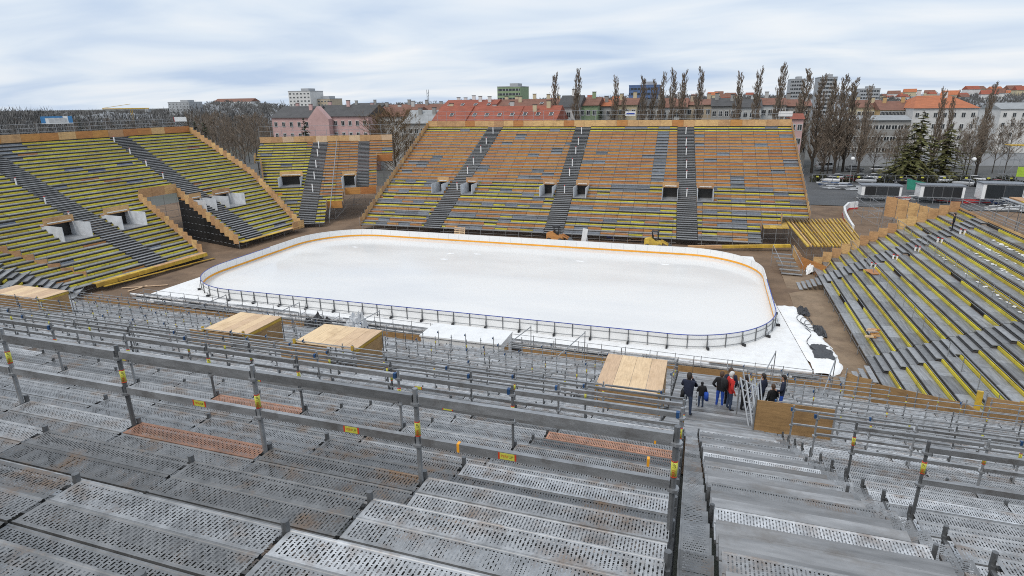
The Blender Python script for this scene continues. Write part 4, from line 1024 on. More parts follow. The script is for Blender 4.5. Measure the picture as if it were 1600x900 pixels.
rh = random.Random(5); hw = ['white', 'pale', 'cream', 'beige']
hsh = prism(-6, 6, -5, 5, 6, 9.5, .5)
for k in range(46):
    px = rh.uniform(1375, 1600) if k < 30 else rh.uniform(860, 1240); v = skyv(px)+rh.uniform(1, 9); f = rh.uniform(.55, .95)
    q = atD(px, v, 560+690*f); zb = atD(px, skyv(px), 1250)[2]*f-2
    o = thing('hillside_house', 'tiny pale house with tiled roof on the distant hillside', 'building', (q[0], q[1], zb), 'small houses on the far hill')
    s_ = rh.uniform(.8, 1.5); Rm = T(q[0], q[1], zb)@RZ(rh.uniform(-.5, .5))@S(s_, s_, s_)
    link('wall', mesh_of(CUBE, WALLS[hw[k % 4]]), o, Rm@T(0, 0, 3)@S(12, 10, 6)); link('roof', mesh_of(hsh, ROOFS[('red', 'brown', 'orange')[k % 3]]), o, Rm)

# ---- bare trees
BARK = mat('bark', (.062, .052, .043), .95, 0, .1, 2, .3); TWIG = mat('bare_twigs', (.21, .165, .125), .95, 0, .15, .5, .3); TWIG2 = mat('reddish_twigs', (.17, .115, .062), .95, 0, .15, .5, .3)
def bare_tree(seed, H, spread, nb, up, crown0=.12, fan=1.0, tw=1.0, tr=.013):
    """returns trunk items, twig items"""
    r_ = random.Random(seed); tk, tg = [], []
    pr = np.array([0, 0, 0.]); n = 7; pts_ = [pr]
    for k in range(1, n+1): pts_.append(np.array([r_.uniform(-.12, .12)*k*.4, r_.uniform(-.12, .12)*k*.4, H*.93*k/n]))
    for k in range(n): tk.append((tube_shape(6, False, (1-(k+1)/n*.95)/(1-k/n*.95)), between(pts_[k], pts_[k+1], H*tr*(1-k/n*.95)), BARK))
    def grow(p, d, L, rad, lev):
        e_ = p+d*L; tg.append((TUBE3, between(p, e_, rad), None))
        if lev == 0: return
        for _ in range(3 if lev > 1 else 3):
            t_ = r_.uniform(.35, 1.0); ax = np.array([r_.gauss(0, 1), r_.gauss(0, 1), r_.gauss(0, .6)])*fan*.42
            nd = d+ax+np.array([0, 0, up*.35]); nd /= np.linalg.norm(nd)
            grow(p+d*L*t_, nd, L*r_.uniform(.45, .7), max(rad*.55, .014*tw), lev-1)
    for k in range(nb):
        f = crown0+(0.97-crown0)*(k+r_.random())/nb; z = H*.93*f; j = min(n-1, int(f*n)); p = pts_[j]+(pts_[j+1]-pts_[j])*(f*n-j)
        a = r_.uniform(0, 2*math.pi); sp = spread(f)
        d = np.array([math.cos(a), math.sin(a), up]); d /= np.linalg.norm(d)
        L = sp*math.hypot(1, up)*r_.uniform(.55, .9)*.62
        grow(p, d, L, H*.0022*(1.25-f)+.014, 3)
    return tk, tg
def tree_mesh(items, m, name): return join_mesh(name, [(a, b_, m) for a, b_, _ in items])
POP = []
for s in range(4):
    tk, tg = bare_tree(20+s, 27, lambda f: 1.9*(1-f)**.5*(1-.5*max(0, .22-f)/.22)+.25, 120, 2.6, .10, .62, 1.35, .008)
    POP.append((tree_mesh(tk, BARK, 'trunk'), tree_mesh(tg, TWIG, 'crown')))
RND = []
for s in range(3):
    tk, tg = bare_tree(40+s, 13, lambda f: 4.8*math.sin(math.pi*min(1, .18+f*.8))**.7, 46, .75, .22, 1.1, 1.5)
    RND.append((tree_mesh(tk, BARK, 'trunk'), tree_mesh(tg, TWIG, 'crown')))
def plant_tree(name, label, meshes, p, sc, rz, group, szx=None):
    o = thing(name, label, 'tree', tuple(p), group); Mx = T(*p)@RZ(rz)@S(szx or sc, szx or sc, sc)
    link('trunk', meshes[0], o, Mx); link('crown', meshes[1], o, Mx); return o
rt = random.Random(9)
popl = [(868, 116, 100, 'left of a pair above the white gable'), (902, 110, 101, 'right of a pair above the white gable'), (962, 122, 112, 'before the beige row house'), (976, 150, 108, 'short, left of the blue office block'), (1006, 121, 104, 'in front of the blue office block'), (1022, 126, 108, 'by the right edge of the blue office block'),
        (1037, 117, 104, 'first right of the blue office block'), (1054, 111, 102, 'second right of the blue office block'), (1070, 112, 110, 'third right of the blue office block'), (1096, 107, 98, 'broad one right of the poplar cluster'), (1156, 116, 106, 'slim one standing alone right of centre'), (1187, 109, 101, 'broad one above the white row house'),
        (1224, 101, 96, 'tallest, above the right end of the far stand'), (1262, 110, 116, 'directly right of the far stand corner'), (1288, 120, 114, 'wide dark one before the tallest tower block'), (1305, 128, 118, 'overlapping the wide dark poplar'), (1325, 119, 113, 'wide one before the cream corner house'), (1338, 124, 119, 'behind the wide one near the cream house'),
        (1362, 136, 114, 'thin one before the ochre hall'), (1478, 139, 118, 'left of the two before the white building'), (1555, 130, 113, 'slender one near the right edge'), (1492, 152, 120, 'lower one before the large white building')]
for k, (px, v, Y, ds_) in enumerate(popl):
    tp = atY(px, v, Y); h = tp[2]/27*1.09; plant_tree('poplar_tree', 'bare poplar, '+ds_, POP[k % 4], (tp[0], Y, -.1), h, rt.uniform(0, 6), 'bare poplars behind the stadium', h*(1.75 if px > 1240 and px < 1350 else 1.25))
# other bare trees
wood = [(310, 60), (330, 75), (350, 85), (372, 70), (392, 80), (405, 95), (340, 100), (380, 110), (318, 95), (298, 110), (412, 118), (360, 125), (60, 100), (20, 110), (110, 120), (165, 130), (200, 118), (235, 125), (265, 120), (140, 110)]
od = ['leftmost', 'second', 'third', 'fourth', 'fifth', 'sixth', 'seventh', 'eighth', 'ninth', 'tenth', 'eleventh', 'rightmost']
ri = sorted(range(len(wood)), key=lambda i: wood[i][0]); n1_ = [i for i in ri if wood[i][0] > 290]; n2_ = [i for i in ri if wood[i][0] <= 290]; WL = {}
for j, i in enumerate(n1_): WL[i] = 'bare dark tree, '+(od[j] if j in (0, 11) else od[j]+' from the left')+' in the wood right of the left stand'
for j, i in enumerate(n2_): WL[i] = 'bare treetop, '+(od[j] if j == 0 else ('rightmost' if j == len(n2_)-1 else od[j]+' from the left'))+' over the back of the left stand'
for k, (px, Y) in enumerate(wood):
    v = (172+rt.uniform(-4, 12)) if px > 290 else 186+rt.uniform(-5, 4); tp = atY(px, v, Y)
    plant_tree('bare_tree', WL[k], RND[k % 3], (tp[0], Y, -.1), tp[2]/13, rt.uniform(0, 6), 'trees of the wood behind the left stand' if px > 290 else 'treetops over the left stand', tp[2]/13*.8)
rtree = [(1318, 205, 124), (1345, 210, 126), (1392, 215, 126), (1436, 205, 124), (1505, 195, 126), (1568, 190, 122), (1310, 150, 112), (1355, 170, 108), (1410, 195, 106), (1420, 190, 116), (1530, 178, 108), (1545, 185, 112), (1520, 200, 104), (1590, 180, 118), (1375, 200, 112), (1290, 215, 106)]
lb = ['behind the row, first from the left', 'behind the row, second from the left', 'behind the row, third from the left', 'behind the row, among the conifers', 'behind the row, right of the conifers', 'behind the row, by the scaffold tower', 'before the low grey hall, left', 'thin, left of the lamp with the white globe', 'left of the big conifer', 'behind the big conifer', 'right of the white building', 'broad, right of the white building', 'low, right of the conifers', 'at the right edge of the picture', 'before the ochre hall', 'low, beside the stand corner']
for k, (px, v, Y) in enumerate(rtree):
    tp = atY(px, v, Y); plant_tree('bare_tree', 'bare street tree '+lb[k], RND[k % 3], (tp[0], Y, -.1), tp[2]/13, rt.uniform(0, 6), 'bare trees by the parking lot', tp[2]/13*.75)
tk, tg = bare_tree(77, 16, lambda f: 8.5*math.sin(math.pi*min(1, .2+f*.75))**.6, 130, .65, .15, 1.0, 1.4)
tp = atY(612, 172, 68); sc_ = tp[2]/16; plant_tree('bushy_tree', 'round bushy brown leafless tree between the corner stand and far stand', (tree_mesh(tk, BARK, 'trunk'), tree_mesh(tg, TWIG2, 'crown')), (tp[0], 68, -.1), sc_, .4, None, sc_*1.0)
# conifers
NEED = mat('spruce_needles', (.045, .055, .025), .85, 0, .35, .6, .4, hue=.03); NEEDY = mat('olive_needles', (.12, .115, .04), .85, 0, .4, .5, .4, hue=.03)
def conifer(seed, H, R, gap=1.0, m=NEED, dens=1.0, rag=.25):
    r_ = random.Random(seed); tk = [(tube_shape(6, False, .15), between((0, 0, 0), (0, 0, H), H*.018), BARK)]; V, F = [], []
    z = H*.1
    while z < H*.985:
        f = z/H; n = max(4, int(9*dens*(1-f)+4)); L0 = R*(1-f)**.8+.15
        for _ in range(n):
            a = r_.uniform(0, 6.28); L = L0*r_.uniform(1-rag*2, 1.1); p = np.array([0, 0, z+r_.uniform(-.3, .3)*gap]); d = np.array([math.cos(a), math.sin(a), r_.uniform(-.25, .15)])
            sd_ = np.array([-math.sin(a), math.cos(a), 0]); m_ = max(4, int(L*7*dens))
            for q in range(m_):
                t_ = (q+r_.random())/m_; c_ = p+d*L*t_+np.array([0, 0, -.12*L*t_*t_]); wv = .34*(1-.5*t_)*(.5+.5*min(1, L/2)); sg = r_.choice((-1, 1))
                e1 = (sd_*sg*r_.uniform(.5, 1)+d*.5)*wv*2; e2 = np.array([r_.gauss(0, .1), r_.gauss(0, .1), r_.uniform(-.16, .05)])+d*.14
                b0 = len(V); V += [tuple(c_-e2*.5), tuple(c_+e1-e2*.2), tuple(c_+e1*1.15+e2*.6), tuple(c_+e2)]; F.append((b0, b0+1, b0+2, b0+3))
        z += (.34+.3*(1-f))*gap*H/14
    me_ = bpy.data.meshes.new('foliage'); me_.from_pydata(V, [], F); me_.materials.append(m)
    return join_mesh('trunk', tk), me_
def plant_con(label, px, v, Y, seed, Rr, m, **kw):
    tp = atY(px, v, Y); ms = conifer(seed, tp[2], Rr, m=m, **kw); o = thing('conifer_tree', label, 'tree', (tp[0], Y, -.1), 'conifers around the stadium')
    link('trunk', ms[0], o, T(tp[0], Y, -.1)); link('crown', ms[1], o, T(tp[0], Y, -.1))
plant_con('dark green spruce behind the corner stand against the pink house', 474, 183, 74, 1, 4.2, NEED, dens=1.5)
plant_con('tall ragged conifer with layered olive branches at right', 1445, 172, 104, 2, 10.5, NEEDY, gap=1.3, rag=.3, dens=1.4)
plant_con('second ragged conifer right of the layered one, slimmer', 1490, 192, 103, 3, 8.5, NEEDY, gap=1.4, rag=.35, dens=1.3)
plant_con('low olive conifer in front of the layered conifer', 1420, 222, 100, 4, 7.5, NEEDY, gap=1.4, rag=.35, dens=1.3)
plant_con('small spruce over the left stand beside the blue banner', 121, 176, 96, 5, 2.8, NEED, dens=1.2)
plant_con('smaller spruce over the left stand further right', 153, 178, 98, 6, 2.2, NEED, dens=1.2)
plant_con('dark conifer at the edge of the wood by the left stand', 318, 190, 52, 7, 3.2, NEED, dens=1.2)
plant_con('dark conifer left of the one at the wood edge', 303, 188, 58, 8, 3.0, NEED, dens=1.2)
plant_con('slim dark spruce behind the far stand centre', 938, 165, 104, 9, 2.2, NEED, dens=1.2)
# ------------------------------------------------------------------ right background: parking, cars, lamps, fence, cabins
def paint(name, c): return mat(name, c, .3, .2, 0, 1, .04, coat=.6)
CARP = {'silver': paint('car_silver', (.42, .43, .44)), 'white': paint('car_white', (.72, .72, .72)), 'blue': paint('car_dark_blue', (.03, .04, .08)), 'red': paint('car_dark_red', (.22, .02, .025)), 'black': paint('car_black', (.025, .025, .028)), 'grey': paint('car_grey', (.16, .165, .17))}
RIM = mat('wheel_rim', (.4, .4, .41), .35, .6, 0); LENS = mat('tail_lamp', (.35, .01, .01), .3, 0, 0); HEAD = mat('head_lamp', (.7, .7, .7), .2, 0, 0)
def loft(secs):
    """secs: list of rings of equal length -> closed skin"""
    n = len(secs[0]); v = [p for s_ in secs for p in s_]; f = []
    for a in range(len(secs)-1):
        for k in range(n): f.append((a*n+k, a*n+(k+1) % n, (a+1)*n+(k+1) % n, (a+1)*n+k))
    f += [tuple(range(n))[::-1], tuple(range((len(secs)-1)*n, len(secs)*n))]
    return Shape(v, f)
def car_shapes(van=False):
    if van:
        body = [(-2.4, .35, 1.0), (-2.4, .9, 2.0), (2.1, .9, 2.0), (2.5, .9, 1.1), (2.6, .7, .8), (2.6, .35, .4)]
        xs = [(-2.45, .3, 1.0, .9), (-2.3, .25, 1.2, .95), (1.6, .25, 1.2, .95), (2.45, .28, 1.0, .9), (2.6, .4, .8, .8)]
        cab = [(-2.4, 1.0, 1.15, .92), (-2.3, 1.0, 2.0, .86), (1.3, 1.0, 2.0, .86), (2.0, 1.0, 1.25, .9)]
    else:
        xs = [(-2.1, .38, .82, .72), (-2.0, .27, .95, .84), (-1.2, .24, .97, .88), (.8, .24, .95, .88), (1.75, .26, .82, .84), (2.1, .36, .66, .68)]
        cab = [(-1.75, .93, .99, .78), (-1.15, .93, 1.42, .64), (-.2, .93, 1.46, .64), (.35, .93, 1.38, .65), (1.05, .93, .98, .78)]
    ring = lambda x, z0, z1, h: [(x, -h, z0+.08), (x, -h*.9, z0), (x, h*.9, z0), (x, h, z0+.08), (x, h, z1-.1), (x, h*.9, z1), (x, -h*.9, z1), (x, -h, z1-.1)]
    bs = loft([ring(*a) for a in xs]); cs = loft([ring(a[0], a[1], a[2], a[3]) for a in cab])
    rf = [a for a in cab if a[2] > 1.3]; rs = loft([[(a[0], -a[3]*.92, a[2]-.01), (a[0], a[3]*.92, a[2]-.01), (a[0], a[3]*.86, a[2]+.035), (a[0], -a[3]*.86, a[2]+.035)] for a in rf])
    return bs, cs, rs
CS, VS = car_shapes(), car_shapes(True)
def car(label, px, v, deg, paint_, van=False, z=.06):
    q = atZ(px, v, z); o = thing('parked_van' if van else 'parked_car', label, 'van' if van else 'car', (q[0], q[1], z), 'vehicles in the parking lot')
    Mx = T(q[0], q[1], z)@RZ(math.radians(deg)); bs, cs, rs = VS if van else CS; m = CARP[paint_]
    link('body', mesh_of(bs, m, True), o, Mx); link('windows', mesh_of(cs, GLASS if not van else m, True), o, Mx); link('car_roof', mesh_of(rs, m, True), o, Mx)
    if van:
        for s in (-1, 1):
            for x in (-1.5, -.3, .9): one('side_window', o, [B(Mx, (x, s*.9, 1.6), (1.0, .08, .5), GLASS)])
        one('windscreen', o, [B(Mx@T(1.72, 0, 1.62)@RY(-.75), (0, 0, 0), (.06, 1.55, .8), GLASS)])
    for x in (-1.3, 1.35):
        for s in (-1, 1):
            wl = link('wheel', mesh_of(TUBE16, BLACK, True), o, Mx@T(x, s*.72-(.1), .32)@RX(-math.pi/2)@S(.32, .32, .2))
            link('rim', mesh_of(TUBE16, RIM, True), wl, Mx@T(x, s*.84-(.0 if s > 0 else .02), .32)@RX(-math.pi/2)@S(.2, .2, .02))
    for s in (-1, 1):
        link('headlight', mesh_of(CUBE, HEAD), o, Mx@T(2.05 if not van else 2.52, s*.58, .66 if not van else .85)@S(.1, .32, .14)); link('tail_light', mesh_of(CUBE, LENS), o, Mx@T(-2.06 if not van else -2.42, s*.62, .78 if not van else 1.1)@S(.08, .2, .16))
car('white van parked beyond the fence below the poplars', 1289, 265, 10, 'white', True)
car('dark red hatchback parked left in the lot behind the stand', 1324, 284, 170, 'red')
car('dark blue hatchback parked behind the left cabin', 1389, 285, 175, 'blue')
car('black car just right of the dark blue hatchback', 1412, 287, 160, 'black')
car('white estate car left of the two pale cars by the cabins', 1474, 286, 15, 'white')
car('silver car right of the white estate car', 1506, 290, 150, 'silver')
car('black car right of the silver car', 1538, 292, 20, 'black')
car('grey car parked far left behind trees', 1335, 267, 5, 'grey')
car('white car parked behind trees near the lamp', 1372, 268, 0, 'white')
car('dark car behind the conifers', 1402, 270, 0, 'black')
car('white car half hidden under the conifers', 1396, 279, 185, 'white')
car('silver car between the red hatchback and the blue hatchback', 1352, 286, 172, 'silver')
car('white car left of the red hatchback by the fence', 1296, 285, 168, 'white')
car('grey car right of the green sheet', 1446, 284, 10, 'grey')
car('dark red car at the far right by the scaffold tower', 1560, 291, 15, 'red')
for k_, (px_, v_, c_, w_) in enumerate([(1311, 281, 'silver', 'first from the left'), (1340, 281, 'grey', 'second from the left'), (1368, 281, 'white', 'third from the left'), (1430, 282, 'black', 'fourth from the left'), (1460, 282, 'silver', 'third from the right'), (1490, 283, 'grey', 'second from the right'), (1523, 284, 'white', 'rightmost')]):
    car(c_+' car, '+w_+' in the row along the mesh fence', px_, v_, 174 if k_ % 2 else -4, c_)
car('blue car at the right edge of the lot', 1580, 306, 20, 'blue')

def lamp(label, px, vt, vb, kind='globe'):
    q = atZ(px, vb, 0); top = atY(px, vt, q[1])[2]; o = thing('street_lamp', label, 'street lamp', (q[0], q[1], 0), 'street lamps')
    one('pole', o, [(TUBE, between((q[0], q[1], 0), (q[0], q[1], top), .07), STEEL)])
    if kind == 'globe':
        V = [(math.cos(a)*math.sin(b_), math.sin(a)*math.sin(b_), math.cos(b_)) for b_ in np.linspace(.05, 3.09, 8) for a in np.linspace(0, 2*math.pi, 12, endpoint=False)]
        F = [(i*12+k, i*12+(k+1) % 12, (i+1)*12+(k+1) % 12, (i+1)*12+k) for i in range(7) for k in range(12)]
        link('globe', mesh_of(Shape(V, F), LAMPW, True), o, T(q[0], q[1], top+.3)@S(.42, .42, .42))
    else:
        for s in (-1, 1):
            one('arm', o, [(TUBE, between((q[0], q[1], top-.2), (q[0]+s*1.6, q[1], top+.25), .05), STEEL)])
            one('lamp_head', o, [B(I4, (q[0]+s*1.9, q[1], top+.26), (.8, .3, .14), LAMPW)])
lamp('street lamp with white globe left of the conifers', 1326, 250, 290)
lamp('street lamp with white globe right of the conifers', 1513, 251, 292)
lamp('tall double-armed street lamp beside the left stand', 361, 214, 250, 'arm')
lamp('shorter double-armed street lamp left of the tall one', 356, 222, 246, 'arm')
# fence and hedge
q0, q1 = atZ(1268, 286, 0), atZ(1640, 290, 0)
f = thing('mesh_fence', 'dark mesh fence with small yellow tags behind the parked cars', 'fence', tuple(q0))
pk, tk_ = Kit(f, 'fence_post', minpx=2), Kit(f, 'fence_tag', minpx=1)
nf = 22
for k in range(nf+1):
    a = q0+(q1-q0)*k/nf; pk.tube((a[0], a[1], 0), (a[0], a[1], 2.0), .05, STEEL, TUBE5)
    if k < nf:
        b_ = q0+(q1-q0)*(k+1)/nf; pk.tube((a[0], a[1], 1.95), (b_[0], b_[1], 1.95), .03, STEEL, TUBE5); pk.tube((a[0], a[1], .2), (b_[0], b_[1], .2), .03, STEEL, TUBE5)
        if k % 2 == 0: c_ = (a+b_)/2; tk_.box(I4, (c_[0], c_[1]-.05, 1.5), (.55, .03, .3), STICK)
pk.done(); tk_.done()
HEDGE = mat('hedge_twigs', (.045, .045, .028), .95, 0, .3, .7, .5)
rb = random.Random(2); V, F = [], []
for k in range(5200):
    t_ = rb.random(); a = q0+(q1-q0)*t_; b0 = len(V); p = np.array([a[0]+rb.uniform(-.3, .3), a[1]+1.6+rb.uniform(-1.1, 1.1), rb.uniform(.0, 1.7)*(.6+.4*math.sin(t_*40))+.1])
    e1, e2 = np.array([rb.gauss(0, .2), rb.gauss(0, .2), rb.gauss(0, .2)]), np.array([rb.gauss(0, .15), rb.gauss(0, .15), rb.gauss(0, .2)])
    V += [tuple(p), tuple(p+e1), tuple(p+e1+e2), tuple(p+e2)]; F.append((b0, b0+1, b0+2, b0+3))
me = bpy.data.meshes.new('hedge'); me.from_pydata(V, [], F); me.materials.append(HEDGE); o = tag(link('hedge', me), 'dark clipped hedge behind the mesh fence at right', 'hedge'); o['kind'] = 'stuff'
# retaining wall behind the trees
qa, qb = atZ(1275, 262, 0), atZ(1640, 262, 0)
o = thing('garden_wall', 'long grey wall behind the trees right of the far stand', 'wall', tuple((qa+qb)/2)); one('wall', o, [(CUBE, bar((qa[0], qa[1]+6, 1.6), (qb[0], qb[1]+6, 1.6), .3, 3.4), WALLS['concrete'])]); one('coping', o, [(CUBE, bar((qa[0], qa[1]+5.98, 3.36), (qb[0], qb[1]+5.98, 3.36), .45, .12), WALLS['pale'])])

def cabin(label, px0, px1, vt, vb, npan, dep=3.0):
    b0 = atZ((px0+px1)/2, vb, 1.2); Y = b0[1]; xa = atY(px0, vb, Y)[0]; xb = atY(px1, vb, Y)[0]; zt = atY((px0+px1)/2, vt, Y)[2]; zb = 1.2
    o = thing('site_cabin', label, 'cabin', ((xa+xb)/2, Y, zb), 'site cabins behind the right stand')
    one('wall', o, [B(I4, ((xa+xb)/2, Y+dep/2, (zb+zt)/2), (xb-xa, dep, zt-zb), CABW)]); one('roof', o, [B(I4, ((xa+xb)/2, Y+dep/2, zt+.09), (xb-xa+.3, dep+.3, .16), GREYB)])
    for k in range(npan):
        w_ = (xb-xa)*.86/npan; x = xa+(xb-xa)*.08+w_*(k+.5)
        fr = one('window_frame', o, [B(I4, (x, Y-.03, (zb+zt)/2), (w_-.03, .08, (zt-zb)*.92), STEELD)]); one('window_pane', fr, [B(I4, (x, Y-.06, (zb+zt)/2), (w_-.14, .07, (zt-zb)*.86), GLASS)])
    lg = Kit(o, 'leg')
    for k in range(4): lg.tube((xa+(xb-xa)*k/3, Y+.1, 0), (xa+(xb-xa)*k/3, Y+.1, zb), .05, STEEL)
    lg.done()
cabin('white site cabin with three dark panes, the left one', 1345, 1408, 291, 306, 3)
cabin('white site cabin with four dark panes, the middle one', 1436, 1506, 291, 309, 4)
cabin('white site cabin at the right edge behind scaffolding', 1532, 1600, 288, 312, 2)
q = atZ(1436, 295, 1); o = thing('green_sheet', 'green privacy sheet on a frame between the two cabins', 'sheet', tuple(q))
gs = mat('green_mesh_sheet', (.03, .25, .17), .7, 0, 0); a, b_ = atY(1418, 279, q[1]), atY(1454, 287, q[1])
one('sheet', o, [(Shape([(a[0], q[1], a[2]), (b_[0], q[1]-.4, b_[2]), (b_[0], q[1]-.4, b_[2]-1.3), (a[0]+.2, q[1], a[2]-2.2), (a[0], q[1]+.04, a[2]), (b_[0], q[1]-.36, b_[2]), (b_[0], q[1]-.36, b_[2]-1.3), (a[0]+.2, q[1]+.04, a[2]-2.2)], [(0, 1, 2, 3), (7, 6, 5, 4), (0, 4, 5, 1), (1, 5, 6, 2), (2, 6, 7, 3), (3, 7, 4, 0)]), I4, gs)])
one('frame', o, [(TUBE, between((a[0], q[1]+.06, 0), (a[0], q[1]+.06, a[2]), .03), STEEL), (TUBE, between((b_[0], q[1]-.3, 0), (b_[0], q[1]-.3, b_[2]), .03), STEEL)])

# scaffold tower at the right edge with yellow deck, lime sheet
def tower(label, px0, px1, vt, vb, zb, levels, name='scaffold_tower', topm=YELLOWO, dep=2.5):
    b0 = atZ((px0+px1)/2, vb, zb); Y = b0[1]; xa = atY(px0, vb, Y)[0]; xb = atY(px1, vb, Y)[0]; zt = atY((px0+px1)/2, vt, Y)[2]
    o = thing(name, label, 'scaffold', ((xa+xb)/2, Y, zb)); k_ = Kit(o, 'scaffold_tube', 120, minpx=3); n = max(2, round((xb-xa)/2.5))
    for j in range(n+1):
        x = xa+(xb-xa)*j/n
        for yy in (Y, Y+dep):
            k_.tube((x, yy, zb), (x, yy, zt), .035, STEEL, TUBE5)
        if j < n:
            x2 = xa+(xb-xa)*(j+1)/n
            for l in range(levels):
                z0_ = zb+(zt-zb)*l/levels; z1_ = zb+(zt-zb)*(l+1)/levels
                k_.tube((x, Y, z1_), (x2, Y, z1_), .03, STEEL, TUBE5); k_.tube((x, Y+dep, z1_), (x2, Y+dep, z1_), .03, STEEL, TUBE5); k_.tube((x, Y, z1_), (x, Y+dep, z1_), .03, STEEL, TUBE5)
                k_.tube((x if (l+j) % 2 else x2, Y, z0_), (x2 if (l+j) % 2 else x, Y, z1_), .025, STEEL, TUBE5)
    k_.done()
    pk_ = Kit(o, 'deck_beam')
    if topm:
        m_ = max(4, int((xb-xa)/.6))
        for j in range(m_): pk_.box(I4, (xa+(xb-xa)*(j+.5)/m_, Y+dep/2, zt+.1), ((xb-xa)/m_*.6, dep+.6, .18), topm)
    pk_.done()
    return o, xa, xb, Y, zt
o, xa, xb, Y, zt = tower('scaffold tower with yellow beam deck at the right edge', 1562, 1625, 228, 296, 0, 3)
one('lime_sheet', o, [B(I4, (xb-2.2, Y-.1, zt-5.2), (5.0, .04, 2.0), mat('lime_sheet', (.36, .52, .05), .7, 0, 0))])
# heaps of scaffold parts in the yard
ry = random.Random(21)
def pile(label, px, v, z, n, L, m, spread=(1.5, 1.0), name='material_pile'):
    q = atZ(px, v, z); its = []
    for k in range(n):
        a = ry.uniform(-.35, .35); c_ = np.array([q[0]+ry.uniform(-1, 1)*spread[0], q[1]+ry.uniform(-1, 1)*spread[1], z+.1+ry.random()*.7]); d = np.array([math.cos(a), math.sin(a), ry.uniform(-.05, .05)])*L/2
        its.append((CUBE, bar(c_-d, c_+d, ry.uniform(.08, .22), ry.uniform(.06, .14)), ry.choice(m)))
    return tag(one(name, None, its), label, 'pile')
pile('pile of grey scaffold parts left of the site cabins', 1320, 296, 0, 60, 2.4, [STEEL, STEELD, WPANEL], (4, 1.5))
pile('pile of white planks and steel at the end of the far stand', 1302, 290, 0, 26, 2.2, [WHITE, STEEL, BLUEC], (2.5, 1))
pile('pile of white and red frames in front of the cabins', 1378, 312, 0, 50, 2.2, [WHITE, WHITE, REDP, STEEL], (4, 1.5))
pile('pile of grey frames before the middle cabin', 1462, 314, 0, 70, 2.4, [STEEL, WHITE, STEELD], (5, 1.5))
pile('pile of red tubes and steel right of the cabins', 1500, 318, 0, 30, 4.0, [REDP, STEEL], (3, 1))
pile('stack of blue and white crates in the yard at the right edge', 1560, 318, 0, 60, 1.4, [BLUEC, WPANEL, WHITE, BLUE], (4, 2.5))
pile('stack of white panels at the far right of the yard', 1585, 330, 0, 50, 1.2, [WHITE, WPANEL, STEEL], (4, 2))

# ---- yellow beam platform in the far right corner
o = thing('beam_platform', 'unfinished platform of yellow timber beams on scaffolding in the far right corner', 'platform', (36, 17, 0))
A_, B_, C_, D4 = atZ(1228, 343, 2.6), atZ(1320, 343, 2.6), atZ(1352, 384, 2.6), atZ(1262, 384, 2.6)
kk = Kit(o, 'beam'); nb_ = 17
for k in range(nb_):
    t_ = k/(nb_-1); p0 = A_+(B_-A_)*t_; p1 = D4+(C_-D4)*t_; s_ = ry.uniform(-.25, .25); dd = (p1-p0)/np.linalg.norm(p1-p0)
    kk.add(bar(p0+dd*s_-dd*.3, p1+dd*s_+dd*.3, .12 if k % 3 else .28, .16), YELLOWO if ry.random() < .8 else PLY)
for t_ in (.1, .5, .9):
    p0 = A_+(D4-A_)*t_; p1 = B_+(C_-B_)*t_; kk.add(bar(p0-[0, 0, .18], p1-[0, 0, .18], .12, .16), YELLOWO)
kk.done(); sk2 = Kit(o, 'scaffold_tube', 80, minpx=3)
for a in np.linspace(0, 1, 5):
    for b_ in np.linspace(0, 1, 4):
        p = (A_*(1-a)+B_*a)*(1-b_)+(D4*(1-a)+C_*a)*b_; sk2.tube((p[0], p[1], 0), (p[0], p[1], 2.3), .03, STEEL, TUBE5)
for z_ in (.5, 1.5):
    sk2.tube((D4[0], D4[1], z_), (C_[0], C_[1], z_), .025, STEEL, TUBE5); sk2.tube((A_[0], A_[1], z_), (D4[0], D4[1], z_), .025, STEEL, TUBE5); sk2.tube((B_[0], B_[1], z_), (C_[0], C_[1], z_), .025, STEEL, TUBE5)
sk2.done()
o = thing('boarded_platform', 'closed yellow boarded platform next to the beam platform', 'platform', (31, 18.5, 0))
A2, B2, C2, D2 = atZ(1187, 343, 2.5), atZ(1226, 343, 2.5), atZ(1233, 357, 2.5), atZ(1194, 357, 2.5)
kk = Kit(o, 'board')
for k in range(4):
    p0 = A2+(B2-A2)*(k+.5)/4; p1 = D2+(C2-D2)*(k+.5)/4; kk.add(bar(p0, p1, np.linalg.norm(B2-A2)/4-.03, .08), YELLOWO)
kk.done(); sk2 = Kit(o, 'scaffold_tube', 40, minpx=3)
for p in (A2, B2, C2, D2, (C2+D2)/2): sk2.tube((p[0], p[1], 0), (p[0], p[1], 2.45), .03, STEEL, TUBE5)
for z_ in (.4, 1.1, 1.8): sk2.tube((D2[0], D2[1], z_), (C2[0], C2[1], z_), .025, STEEL, TUBE5)
sk2.done()
# long yellow bench beams at the foot of the far stand right end
o = thing('yellow_walkway', 'long yellow plank walkway at the foot of the far stand, right end', 'walkway', (30, 18, 0))
kk = Kit(o, 'plank'); a, b_ = atZ(1075, 386, .4), atZ(1235, 384, .7)
for k in range(6):
    p0 = a+(b_-a)*k/6; p1 = a+(b_-a)*(k+.985)/6; kk.add(bar(p0, p1, .5, .35), YELLOWO if k > 1 else PLY)
kk.done()
